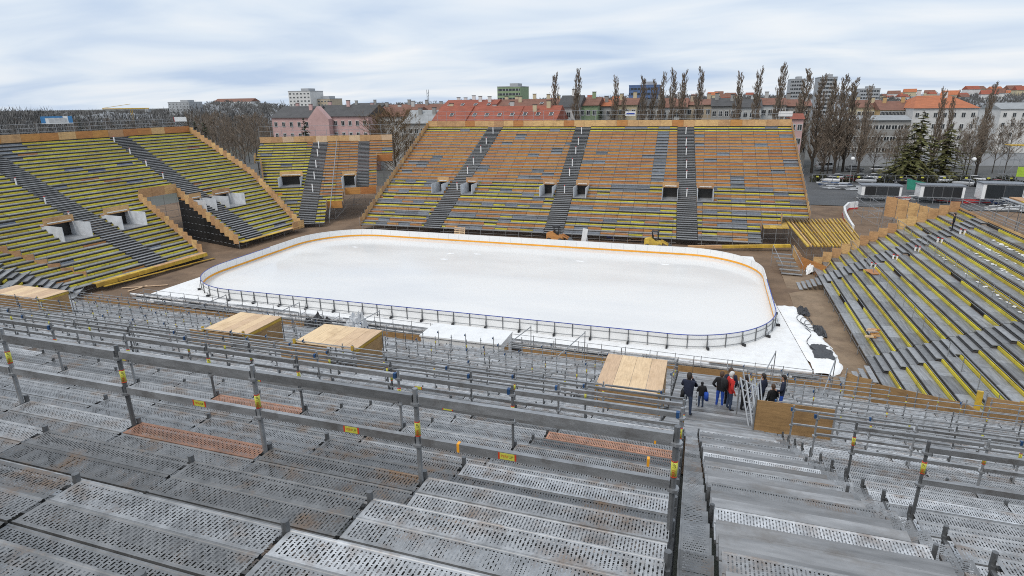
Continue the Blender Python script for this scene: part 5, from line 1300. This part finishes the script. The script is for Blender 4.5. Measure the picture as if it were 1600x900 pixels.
# steel stair flight beside the boarded boxes
o = thing('steel_stair', 'short grey steel stair flight left of the right stand', 'stair', tuple(atZ(1240, 428, 0)))
kk = Kit(o, 'tread'); sk2 = Kit(o, 'rail', 40)
s0, s1 = atZ(1237, 428, .2), atZ(1222, 397, 1.6)
for k in range(6):
    p = s0+(s1-s0)*k/5; kk.box(T(*p)@RZ(-.1), (0, 0, 0), (2.1, .42, .06), TREAD)
for sx in (-1.05, 1.05): sk2.tube(s0+np.array([sx, 0, 1.0]), s1+np.array([sx, 0, 1.0]), .03, STEEL); sk2.tube(s0+np.array([sx, 0, 0]), s0+np.array([sx, 0, 1.0]), .03, STEEL); sk2.tube(s1+np.array([sx, 0, -1.5]), s1+np.array([sx, 0, 1.0]), .03, STEEL)
kk.done(); sk2.done()
# boarded corner boxes along the front left of the right stand
o = thing('plywood_enclosure', 'low plywood enclosure between the steel stair and the right stand', 'enclosure', tuple(atZ(1270, 415, 0)))
kk = Kit(o, 'panel')
ep = [atZ(1240, 388, 1.0), atZ(1252, 410, .8), atZ(1290, 425, .9), atZ(1298, 408, 1.6)]
for k in range(3):
    p0, p1 = ep[k], ep[k+1]
    for j in range(2):
        a = p0+(p1-p0)*j/2; b_ = p0+(p1-p0)*(j+.97)/2; kk.add(bar([a[0], a[1], .75], [b_[0], b_[1], .75], .04, 1.4+.15*j), PLY if k != 1 else ORANGE)
kk.done()
crumple('covered_bag', *atZ(1272, 428, 0)[:2], .9, .7, 1.2, WHITE, 'white building sack by the foot of the right stand stairs', 'sack', 6)
e_ = ER@T(-3.2, 4.4*D_, .9+4*R_+.06)@RZ(.25)
tag(one('plywood_sheet', None, [B(e_, (0, 0, 0), (1.8, 1.25, .03), ORANGE)]), 'loose reddish brown plywood sheet lying on the right stand', 'plywood sheet')
pile('scatter of broken planks at the edge of the right stand', 1362, 530, 1.2, 8, .6, [PLY, ORANGE, NEWPLY], (.3, .5))
# curved white barrier with red base by the earth slope
o = thing('curved_barrier', 'curved white barrier with red lower edge behind the beam platform', 'barrier', tuple(atZ(1330, 340, 0)))
pc = [(1340, 318), (1326, 319), (1319, 326), (1321, 335), (1327, 347), (1333, 356)]
for k in range(len(pc)-1):
    a, b_ = atZ(*pc[k], .9), atZ(*pc[k+1], .9)
    one('panel', o, [(CUBE, bar([a[0], a[1], .75], [b_[0], b_[1], .75], .3, 1.0), WHITE)]); one('base', o, [(CUBE, bar([a[0], a[1], .1], [b_[0], b_[1], .1], .34, .28), REDP)])
# scaffold frame behind the right stand's boundary
o, *_r = tower('tangle of scaffold tubes between the barrier and the right stand', 1345, 1420, 318, 352, 0, 3, 'scaffold_tower', None, 6)
o = thing('plywood_wall', 'row of tall plywood panels on props behind the right stand', 'wall', tuple(atZ(1440, 345, 4)))
kk = Kit(o, 'panel'); pw = [(1386, 307), (1404, 311), (1421, 316), (1438, 321), (1454, 325), (1470, 330), (1486, 335)]
for k in range(len(pw)-1):
    Y0, Y1 = 27-1.2*k, 27-1.2*(k+.95); a, b_ = atY(*pw[k], Y0), atY(pw[k][0]+(pw[k+1][0]-pw[k][0])*.96, pw[k][1]+(pw[k+1][1]-pw[k][1])*.5, Y1); zt_ = a[2]
    kk.add(bar([a[0], Y0, zt_-1.25], [b_[0], Y1, zt_-1.25], .05, 2.5), PLY)
    for q_ in (.15, .85): kk.add(bar([a[0]+(b_[0]-a[0])*q_, Y0-.08, zt_-1.25], [a[0]+(b_[0]-a[0])*q_+.1, Y0-.08, zt_-1.25], .06, 2.5), ORANGE)
    kk.tube((a[0], Y0+.12, 0), (a[0], Y0+.12, zt_+.1), .035, STEEL); kk.tube((a[0], Y0+2.2, 0), (a[0], Y0+.12, zt_-.6), .03, STEEL)
kk.done()

# ---- things on the strip behind the far boards
o = thing('pallet', 'pale wooden pallet leaning on the far stand behind the boards', 'pallet', tuple(atZ(718, 362, 0)))
q = atY(718, 356, 19.2)
for k in range(4): one('slat', o, [B(T(q[0], 19.2, .75)@RX(-.3), (0, 0, -.45+.3*k), (1.7, .05, .16), NEWPLY)])
for k in range(3): one('bearer', o, [B(T(q[0], 19.25, .75)@RX(-.3), (-.75+.75*k, .06, 0), (.12, .1, 1.15), NEWPLY)])
def machine(label, px, Y, m, name='site_machine'):
    """small tracked loader: undercarriage, body, cab frame, bucket arm"""
    q = atY(px, 372, Y); x = q[0]; o = thing(name, label, 'machine', (x, Y, 0))
    one('body', o, [(loft([[(x-1.2, Y-.5, .5), (x-1.2, Y+.5, .5), (x-1.2, Y+.45, 1.35), (x-1.2, Y-.45, 1.35)], [(x-.3, Y-.55, .45), (x-.3, Y+.55, .45), (x-.3, Y+.5, 1.6), (x-.3, Y-.5, 1.6)], [(x+.3, Y-.55, .45), (x+.3, Y+.55, .45), (x+.3, Y+.5, 1.15), (x+.3, Y-.5, 1.15)], [(x+1.1, Y-.5, .45), (x+1.1, Y+.5, .45), (x+1.1, Y+.45, 1.1), (x+1.1, Y-.45, 1.1)]]), I4, m)])
    one('cab_frame', o, [(TUBE, between((x+dx_, Y+dy_, 1.1), (x+dx_*.9, Y+dy_, 2.35), .045), BLACK) for dx_ in (-.25, .55) for dy_ in (-.42, .42)]+[(CUBE, T(x+.14, Y, 2.38)@S(1.0, 1.0, .07), BLACK)])
    one('seat', o, [B(I4, (x+.1, Y, 1.3), (.45, .5, .3), BLACK), B(I4, (x-.12, Y, 1.6), (.12, .5, .5), BLACK)])
    one('arm', o, [(CUBE, bar((x+.9, Y-.4, 1.2), (x+1.9, Y-.4, .7), .12, .16), m), (CUBE, bar((x+.9, Y+.4, 1.2), (x+1.9, Y+.4, .7), .12, .16), m)])
    one('bucket', o, [(loft([[(x+1.9, Y-.7, .15), (x+1.9, Y+.7, .15), (x+1.9, Y+.7, .8), (x+1.9, Y-.7, .8)], [(x+2.5, Y-.7, .12), (x+2.5, Y+.7, .12), (x+2.5, Y+.7, .25), (x+2.5, Y-.7, .25)]]), I4, STEELD)])
    for dx_ in (-.8, .8):
        for s_ in (-1, 1): link('wheel', mesh_of(TUBE16, BLACK, True), o, T(x+dx_, Y+s_*.55-.12, .38)@RX(-math.pi/2)@S(.38, .38, .24))
machine('small yellow site machine with roll bar behind the far boards', 1022, 18.2, YELLOWO)
machine('small dark and brown loader behind the far boards near the middle stair', 868, 18.6, ORANGE)
pile('brown bundle beside the yellow site machine', 996, 378, 0, 14, 1.6, [OSB, ORANGE, BLACK], (.8, .3))
pile('blue scraps on the ground behind the far boards', 954, 374, 0, 8, .6, [BLUE, BLUEC], (.6, .3))
q = atY(913, 372, 18.3)
tag(one('leaning_panel', None, [(CUBE, T(q[0], 18.3, 1.1)@RY(.12)@S(.7, .06, 2.3), WHITE), (CUBE, T(q[0]+.4, 18.35, .9)@RY(-.2)@S(.12, .05, 1.9), STEEL)]), 'white panel leaning upright behind the far boards', 'panel')
# planks on the earth at left
for k, (pa, pb) in enumerate([((190, 450), (262, 445)), ((200, 455), (230, 446))]):
    a, b_ = atZ(*pa, .08), atZ(*pb, .08); tag(one('loose_plank', None, [(CUBE, bar(a, b_, .2, .05), NEWPLY)]), ['long pale plank lying on the earth by the left stand', 'short pale plank lying across the long one by the left stand'][k], 'plank')
# banners on the back rail of the left stand
def banner(label, px0, px1, vt, vb, D, cols):
    p0, p1 = atD((px0), vt, D), atD(px1, vb, D); o = thing('banner', label, 'banner', tuple(p0))
    a, b_ = atD(px0, vb, D), atD(px1, vb, D); L = np.linalg.norm(b_-a); ang = math.atan2(b_[1]-a[1], b_[0]-a[0]); Ex = T(*a)@RZ(ang); h = p0[2]-a[2]
    one('cloth', o, [B(Ex, (L/2, 0, h/2), (L, .04, h), cols[0])])
    for (x0, x1, z0, z1, m) in cols[1]: one('print', o, [B(Ex, ((x0+x1)/2*L, -.03, (z0+z1)/2*h), ((x1-x0)*L, .02, (z1-z0)*h), m)])
BLUEB = mat('banner_blue', (.06, .22, .45), .7, 0, 0, 2, .3); GREYP = mat('banner_grey', (.5, .5, .5), .7, 0, 0, 3, .3)
banner('blue and white banner on the rail over the left stand', 65, 115, 182, 194, 98, (WHITE, [(0, .14, .1, 1, BLUEB), (.86, 1, .1, 1, BLUEB), (.14, .7, .78, 1, BLUEB), (.25, .82, .15, .72, GREYP)]))
banner('small white banner with blue lettering on the back rail of the far stand', 977, 993, 174, 181, 114, (WHITE, [(.1, .9, .35, .65, BLUE)]))
banner('white board at the right end of the left stand back rail', 272, 292, 183, 190, 105, (WHITE, [(0, .05, 0, 1, REDP)]))
banner('white sign board over the right end of the far stand', 1216, 1238, 174, 182, 118, (WHITE, [(0, 1, -.05, .03, STEELD)]))
# tower cranes far away
for (px, v, lb_) in [(205, 171, 'yellow tower crane on the left skyline'), (668, 140, 'thin lattice mast above the red roofs')]:
    q = atD(px, v, 420); o = thing('tower_crane' if px == 205 else 'lattice_mast', lb_, 'crane' if px == 205 else 'mast', (q[0], q[1], 0)); Rr_ = YAW
    m_ = YELLOWO if px == 205 else STEEL
    one('mast', o, [(TUBE5, between((q[0]+dx_, q[1], 0), (q[0]+dx_, q[1], q[2]), .18), m_) for dx_ in (-.6, .6)]+[(TUBE5, between((q[0]-.6, q[1], z_), (q[0]+.6, q[1], z_+1.5), .1), m_) for z_ in np.arange(2, q[2]-1.6, 2)])
    if px == 205: one('jib', o, [(TUBE5, between((q[0]-17, q[1]-4, q[2]+.5), (q[0]+10, q[1]+3, q[2]+.5), .3), m_), (TUBE5, between((q[0]-17, q[1]-4, q[2]+.9), (q[0], q[1], q[2]+3), .12), m_), (CUBE, T(q[0]+9, q[1]+3, q[2]-.6)@S(2.5, 1.5, 1.8), WALLS['concrete'])])
# ------------------------------------------------------------------ south-west corner block and scaffold stair
rk_ = random.Random(14)
EW = T(-36.5, -19.5, 0)@RZ(math.radians(131))     # faces the rink corner
SW, PW = build_stand('grandstand', 'small left corner block of grey decks between the near and left stands', EW, 14, 1.15, .5, .7, lambda i: (-1.0-.5*i, 5.0+.35*i), [(2.2, 0, 2.4)], [], lambda i, u: YELLOW if rk_.random() < .6 else None, rk_,
    bay=2.2, riser_h=.2, back=False, under_rows=lambda i, u: i == 0, deckm=lambda i, u: DECK if rk_.random() < .7 else DECKW, sideL=lambda i: 0, sideR=lambda i: 1.4)
# zig-zag scaffold stair railing by the group of people
o = thing('scaffold_stair', 'bright scaffold stair frame of crossing tubes right of the group of people', 'stair', (26.2, -37.5, 5))
k_ = Kit(o, 'tube', 120); GAL = mat('bright_galvanised', (.42, .43, .44), .35, .4, .1, 6, .2)
tops = [atY(1157+9*j, 590+5*j, -37.4) for j in range(4)]; bots = [atY(1170+6.0*j, 668-2*j, -39.5-.1*j) for j in range(4)]
for t0, b0 in zip(tops, bots):
    k_.tube(t0, b0, .034, GAL); k_.tube(t0+np.array([.12, .5, .05]), b0+np.array([.12, .5, .05]), .028, STEEL)
for (t0, b0), (t1, b1) in zip(zip(tops, bots), list(zip(tops, bots))[1:]):
    for f in (.02, .25, .5, .75): k_.tube(t0+(b0-t0)*f, t1+(b1-t1)*f, .024, GAL); k_.tube(t0+(b0-t0)*(f+.2), t1+(b1-t1)*f, .02, STEEL)
for p_ in (tops[0], tops[3], bots[0]): k_.tube((p_[0], p_[1], 4.0), p_, .03, STEEL)
k_.done()
# inclined props over the lower terraces
o = thing('scaffold_props', 'bright inclined scaffold tubes rising over the lower near terraces', 'scaffold', (0, -24, 0)); k_ = Kit(o, 'prop')
for x_ in (-16, -8.5, -1, 11.5, 15.5, 28.0, 31.5):
    k_.tube((x_-1.2, -27.0, 2.5), (x_+.5, -21.5, 3.2), .035, STEEL); k_.tube((x_+.5, -21.5, 0), (x_+.5, -21.5, 3.3), .03, STEEL)
k_.done()

# ------------------------------------------------------------------ people
SKIN = mat('skin', (.46, .27, .19), .6, 0, 0, 5, .05)
HAIRD = mat('hair_dark', (.025, .018, .014), .7, 0, 0, 20, .3); HAIRW = mat('hair_white', (.62, .61, .59), .7, 0, 0, 20, .15); HAIRB = mat('hair_brown', (.085, .05, .03), .7, 0, 0, 20, .3)
CL = lambda n, c: mat('cloth_'+n, c, .85, 0, 0, 6, .2, bump=.2, bscale=12)
NAVY, BLK, RED, JEAN, CBLUE, GREYC = CL('navy', (.018, .024, .05)), CL('black', (.014, .014, .016)), CL('red', (.55, .03, .025)), CL('jeans', (.035, .055, .105)), CL('blue', (.02, .08, .42)), CL('grey', (.09, .1, .11))
SHOE = mat('shoe', (.02, .02, .022), .6, 0, 0)
def person(label, x, y, z, face, H, jacket, trousers, hair, pose='stand', hood=None, sleeve=None, group='people on the stairway'):
    """one continuous skinned body; face = heading in degrees the person looks to (0 = +X)"""
    s = H/1.78; J = {}
    J.update(pel=(0, 0, .95), sp=(0, 0.0, 1.15), ch=(.01, 0, 1.36), nk=(0, 0, 1.50), hd0=(.015, 0, 1.58), hd=(.03, 0, 1.68), hd2=(.02, 0, 1.75),
             hl=(0, .10, .90), kl=(.02, .11, .50), al=(-.02, .12, .09), fl=(.06, .13, .045), tl=(.17, .14, .035), hr=(0, -.10, .90), kr=(.03, -.11, .50), ar=(0, -.13, .09), fr=(.08, -.14, .045), tr=(.19, -.15, .035),
             sl=(-.01, .19, 1.41), el=(-.05, .27, 1.13), wl=(.08, .25, .92), gl=(.12, .24, .83), sr=(-.01, -.19, 1.41), er=(-.05, -.27, 1.13), wr=(.08, -.25, .92), gr=(.12, -.24, .83))
    if pose == 'photo': J.update(er=(.16, -.28, 1.22), wr=(.26, -.06, 1.46), gr=(.24, -.02, 1.55), el=(.12, .27, 1.18), wl=(.27, .08, 1.42), gl=(.25, .04, 1.52))
    if pose == 'bag': J.update(el=(.03, .27, 1.15), wl=(.2, .16, 1.05), gl=(.26, .10, 1.05))
    if pose == 'pocket': J.update(el=(-.12, .32, 1.15), wl=(.03, .24, .98), gl=(.07, .19, .95), er=(-.12, -.32, 1.15), wr=(.03, -.24, .98), gr=(.07, -.19, .95))
    if pose == 'walk': J.update(kl=(.14, .11, .52), al=(.02, .12, .12), fl=(.1, .13, .06), tl=(.2, .13, .04))
    rad = dict(pel=.155, sp=.15, ch=.17, nk=.062, hd0=.075, hd=.098, hd2=.072, hl=.095, kl=.068, al=.05, fl=.05, tl=.035, hr=.095, kr=.068, ar=.05, fr=.05, tr=.035, sl=.085, el=.062, wl=.045, gl=.04, sr=.085, er=.062, wr=.045, gr=.04)
    ed_ = [('pel', 'sp'), ('sp', 'ch'), ('ch', 'nk'), ('nk', 'hd0'), ('hd0', 'hd'), ('hd', 'hd2'), ('pel', 'hl'), ('hl', 'kl'), ('kl', 'al'), ('al', 'fl'), ('fl', 'tl'), ('pel', 'hr'), ('hr', 'kr'), ('kr', 'ar'), ('ar', 'fr'), ('fr', 'tr'), ('ch', 'sl'), ('sl', 'el'), ('el', 'wl'), ('wl', 'gl'), ('ch', 'sr'), ('sr', 'er'), ('er', 'wr'), ('wr', 'gr')]
    ks = list(J); me = bpy.data.meshes.new('body'); me.from_pydata([J[k] for k in ks], [(ks.index(a), ks.index(b_)) for a, b_ in ed_], [])
    ob = bpy.data.objects.new('tmp', me); COL.objects.link(ob); sm = ob.modifiers.new('s', 'SKIN'); 
    for k, sv in zip(ks, me.skin_vertices[0].data):
        fx = 1.25 if k in ('sp', 'ch', 'pel') else 1.0
        sv.radius = (rad[k]*.82 if fx > 1 else rad[k], rad[k]*fx); sv.use_root = (k == 'pel')
    ob.modifiers.new('u', 'SUBSURF').levels = 2; ob.modifiers['u'].render_levels = 2
    dg = bpy.context.evaluated_depsgraph_get(); bm_ = bpy.data.meshes.new_from_object(ob.evaluated_get(dg)); bpy.data.objects.remove(ob)
    mats = [jacket, trousers, SKIN, SHOE, hair, sleeve or jacket]
    for m in mats: bm_.materials.append(m)
    pts_ = {k: np.array(v) for k, v in J.items()}
    npol = len(bm_.polygons); cen = np.empty(npol*3, np.float32); bm_.polygons.foreach_get('center', cen); cen = cen.reshape(-1, 3).astype(float)
    dist = []
    for a, b_ in ed_:
        A0, dv = pts_[a], pts_[b_]-pts_[a]; t_ = np.clip((cen-A0)@dv/(dv@dv), 0, 1); dist.append(np.linalg.norm(cen-A0-t_[:, None]*dv, axis=1))
    near_ = np.argmin(np.array(dist), axis=0); idx = []
    for c, e_ in zip(cen, near_):
        a, b_ = ed_[e_]
        if a in ('al', 'fl', 'ar', 'fr'): mi = 3
        elif a in ('hl', 'kl', 'hr', 'kr') or (a == 'pel' and b_ in ('hl', 'hr')): mi = 1 if c[2] < .86 else 0
        elif a in ('wl', 'wr'): mi = 2
        elif a in ('sl', 'el', 'sr', 'er'): mi = 5
        elif b_ in ('hd0', 'hd', 'hd2'):
            mi = 4 if (c[2] > 1.70 or c[0] < -.015 or (c[2] > 1.60 and c[0] < .03)) else 2
            if hood and (c[0] < .06 or c[2] > 1.7): mi = 0
        else: mi = 0
        idx.append(mi)
    bm_.polygons.foreach_set('material_index', idx); bm_.polygons.foreach_set('use_smooth', [True]*npol)
    o = thing('person', label, 'person', (x, y, z), group); Mx = T(x, y, z)@RZ(math.radians(face))@S(s, s, s)
    link('body', bm_, o, Mx)
    if not hood:
        V = []; F = []
        for i in range(6):
            for k in range(12):
                b_ = math.pi*.62*i/5; a = 2*math.pi*k/12; V.append((.012+.112*math.sin(b_)*math.cos(a)-.012*(i/5), .098*math.sin(b_)*math.sin(a), 1.69+.112*math.cos(b_)-(.05 if math.cos(a) < 0 else -.045)*(i/5)**2))
        F = [(i*12+k, i*12+(k+1) % 12, (i+1)*12+(k+1) % 12, (i+1)*12+k) for i in range(5) for k in range(12)]
        link('hair', mesh_of(Shape(V, F), hair, True), o, Mx)
    link('nose', mesh_of(Shape([(.115, 0, 1.69), (.122, -.016, 1.645), (.122, .016, 1.645), (.15, 0, 1.645), (.11, 0, 1.635)], [(0, 1, 3), (0, 3, 2), (1, 4, 3), (3, 4, 2), (0, 2, 4, 1)]), SKIN, True), o, Mx)
    for sd_ in (-1, 1):
        link('ear', mesh_of(Shape([(.01, 0, -.03), (.02, .016, 0), (.0, .02, .03), (-.02, .012, 0), (0, -.01, 0)], [(0, 1, 2, 3), (0, 4, 1), (1, 4, 2), (2, 4, 3), (3, 4, 0)]), SKIN), o, Mx@T(.02, sd_*.098, 1.665)@S(1, sd_, 1))
        g = J['gl' if sd_ > 0 else 'gr']; w_ = J['wl' if sd_ > 0 else 'wr']; dv = np.array(g)-np.array(w_); dv /= np.linalg.norm(dv); sdv = np.cross(dv, [0, sd_, 0]); nrm = np.linalg.norm(sdv); sdv = sdv/nrm if nrm > .1 else np.array([1, 0, 0.])
        hand = [(TUBE5, between(np.array(g)+sdv*(-.027+.018*j), np.array(g)+sdv*(-.03+.02*j)+dv*(.085-.012*abs(j-1.3)), .0095), SKIN) for j in range(4)]+[(TUBE5, between(np.array(g)-dv*.03+sdv*.035, np.array(g)+dv*.03+sdv*.065, .0105), SKIN)]
        o2 = link('fingers', join_mesh('fingers', hand, True), o, Mx)
    return o
def step_z(y):
    """walking height of the stairway at y"""
    best = 0
    for k, yy, zz in TIERS:
        dep = 1.1 if k < 15 else 1.21; rs = .517 if k < 15 else .425
        if y <= yy: return zz+(rs/2 if y <= yy-dep/2 else 0)
    return best
def pz(x, y): return x, y, step_z(y)+.003
person('man in dark jacket and jeans taking a photograph, standing alone', *pz(23.32, -38.95), 78, 1.80, NAVY, JEAN, HAIRD, 'photo', sleeve=NAVY)
person('small child in dark hooded jacket standing right of the photographing man', *pz(23.86, -36.6), 110, 1.25, BLK, JEAN, HAIRD, 'bag', hood=True)
person('white haired person in bright red jacket with a backpack', *pz(24.98, -36.4), 20, 1.76, RED, JEAN, HAIRW, 'stand')
person('person in dark jacket left of the red jacket, hidden behind it', *pz(24.65, -35.5), 70, 1.72, BLK, CBLUE, HAIRB, 'pocket')
person('tall person in navy jacket behind the red jacket', *pz(25.05, -34.8), 95, 1.84, NAVY, BLK, HAIRB, 'stand')
person('dark dressed person right behind the red jacket', *pz(25.6, -36.0), 40, 1.70, BLK, BLK, HAIRD, 'pocket')
person('person with blue sleeves beyond the scaffold stair', 25.75, -34.9, TY[19][1]+.003, 60, 1.76, NAVY, JEAN, HAIRB, 'bag', sleeve=CBLUE)
person('dark dressed person sitting height right of the scaffold stair', 26.35, -35.2, TY[18][1]+.003, 150, 1.72, NAVY, BLK, HAIRD, 'bag')
person('person in black jacket second from the right of the group', 26.8, -35.0, TY[19][1]+.003, 120, 1.62, BLK, BLK, HAIRB, 'stand')
person('person in navy jacket at the right end of the group', 27.15, -35.15, TY[18][1]+.003, 170, 1.74, NAVY, CBLUE, HAIRD, 'bag')
person('lone worker in dark clothes on the right stand stairs', *PR(-8.6, 12.3*D_, .9+12*R_+.0), 160, 1.8, BLK, BLK, HAIRD, 'stand', group='workers')
# rucksack, shoulder bag, child's blue bag
BP = [(0, -.16, 0), (0, .16, 0), (-.02, .17, .3), (-.02, .13, .46), (-.02, -.13, .46), (-.02, -.17, .3)]
bag_sh = loft([[(a-.02, b_*.9, c_) for a, b_, c_ in BP], [(a-.13, b_, c_*1.02) for a, b_, c_ in BP], [(a-.22, b_*.75, .05+c_*.85) for a, b_, c_ in BP]])
px_, py_, pz_ = pz(24.98, -36.4); Mx = T(px_, py_, pz_)@RZ(math.radians(20))@T(-.15, 0, .98)
o = thing('backpack', 'black backpack worn by the person in the red jacket', 'backpack', (px_, py_, pz_+1)); link('bag', mesh_of(bag_sh, BLK, True), o, Mx)
one('strap', o, [(TUBE5, between((px_+.02, py_-.16, pz_+1.45), (px_+.1, py_+.02, pz_+1.46), .022), BLK)]); one('tag', o, [B(Mx, (-.225, .02, .33), (.02, .04, .04), STICK)])
px_, py_, pz_ = pz(23.86, -36.6); o = thing('carrier_bag', 'small blue bag held by the child', 'bag', (px_, py_, pz_)); link('bag', mesh_of(bag_sh, CBLUE, True), o, T(px_+.28, py_+.02, pz_+.42)@RZ(.3)@S(.8, .8, .8)); one('handle', o, [(TUBE5, between((px_+.2, py_+.05, pz_+.76), (px_+.22, py_+.05, pz_+.84), .008), CBLUE)])
px_, py_, pz_ = pz(23.32, -38.95); o = thing('shoulder_bag', 'black shoulder bag hanging at the hip of the photographing man', 'bag', (px_, py_, pz_+.8)); link('bag', mesh_of(bag_sh, BLK, True), o, T(px_-.28, py_-.02, pz_+.78)@RZ(math.radians(170))@S(.6, .7, .6)); one('strap', o, [(TUBE5, between((px_-.26, py_, pz_+1.02), (px_-.05, py_-.05, pz_+1.47), .014), BLK)])
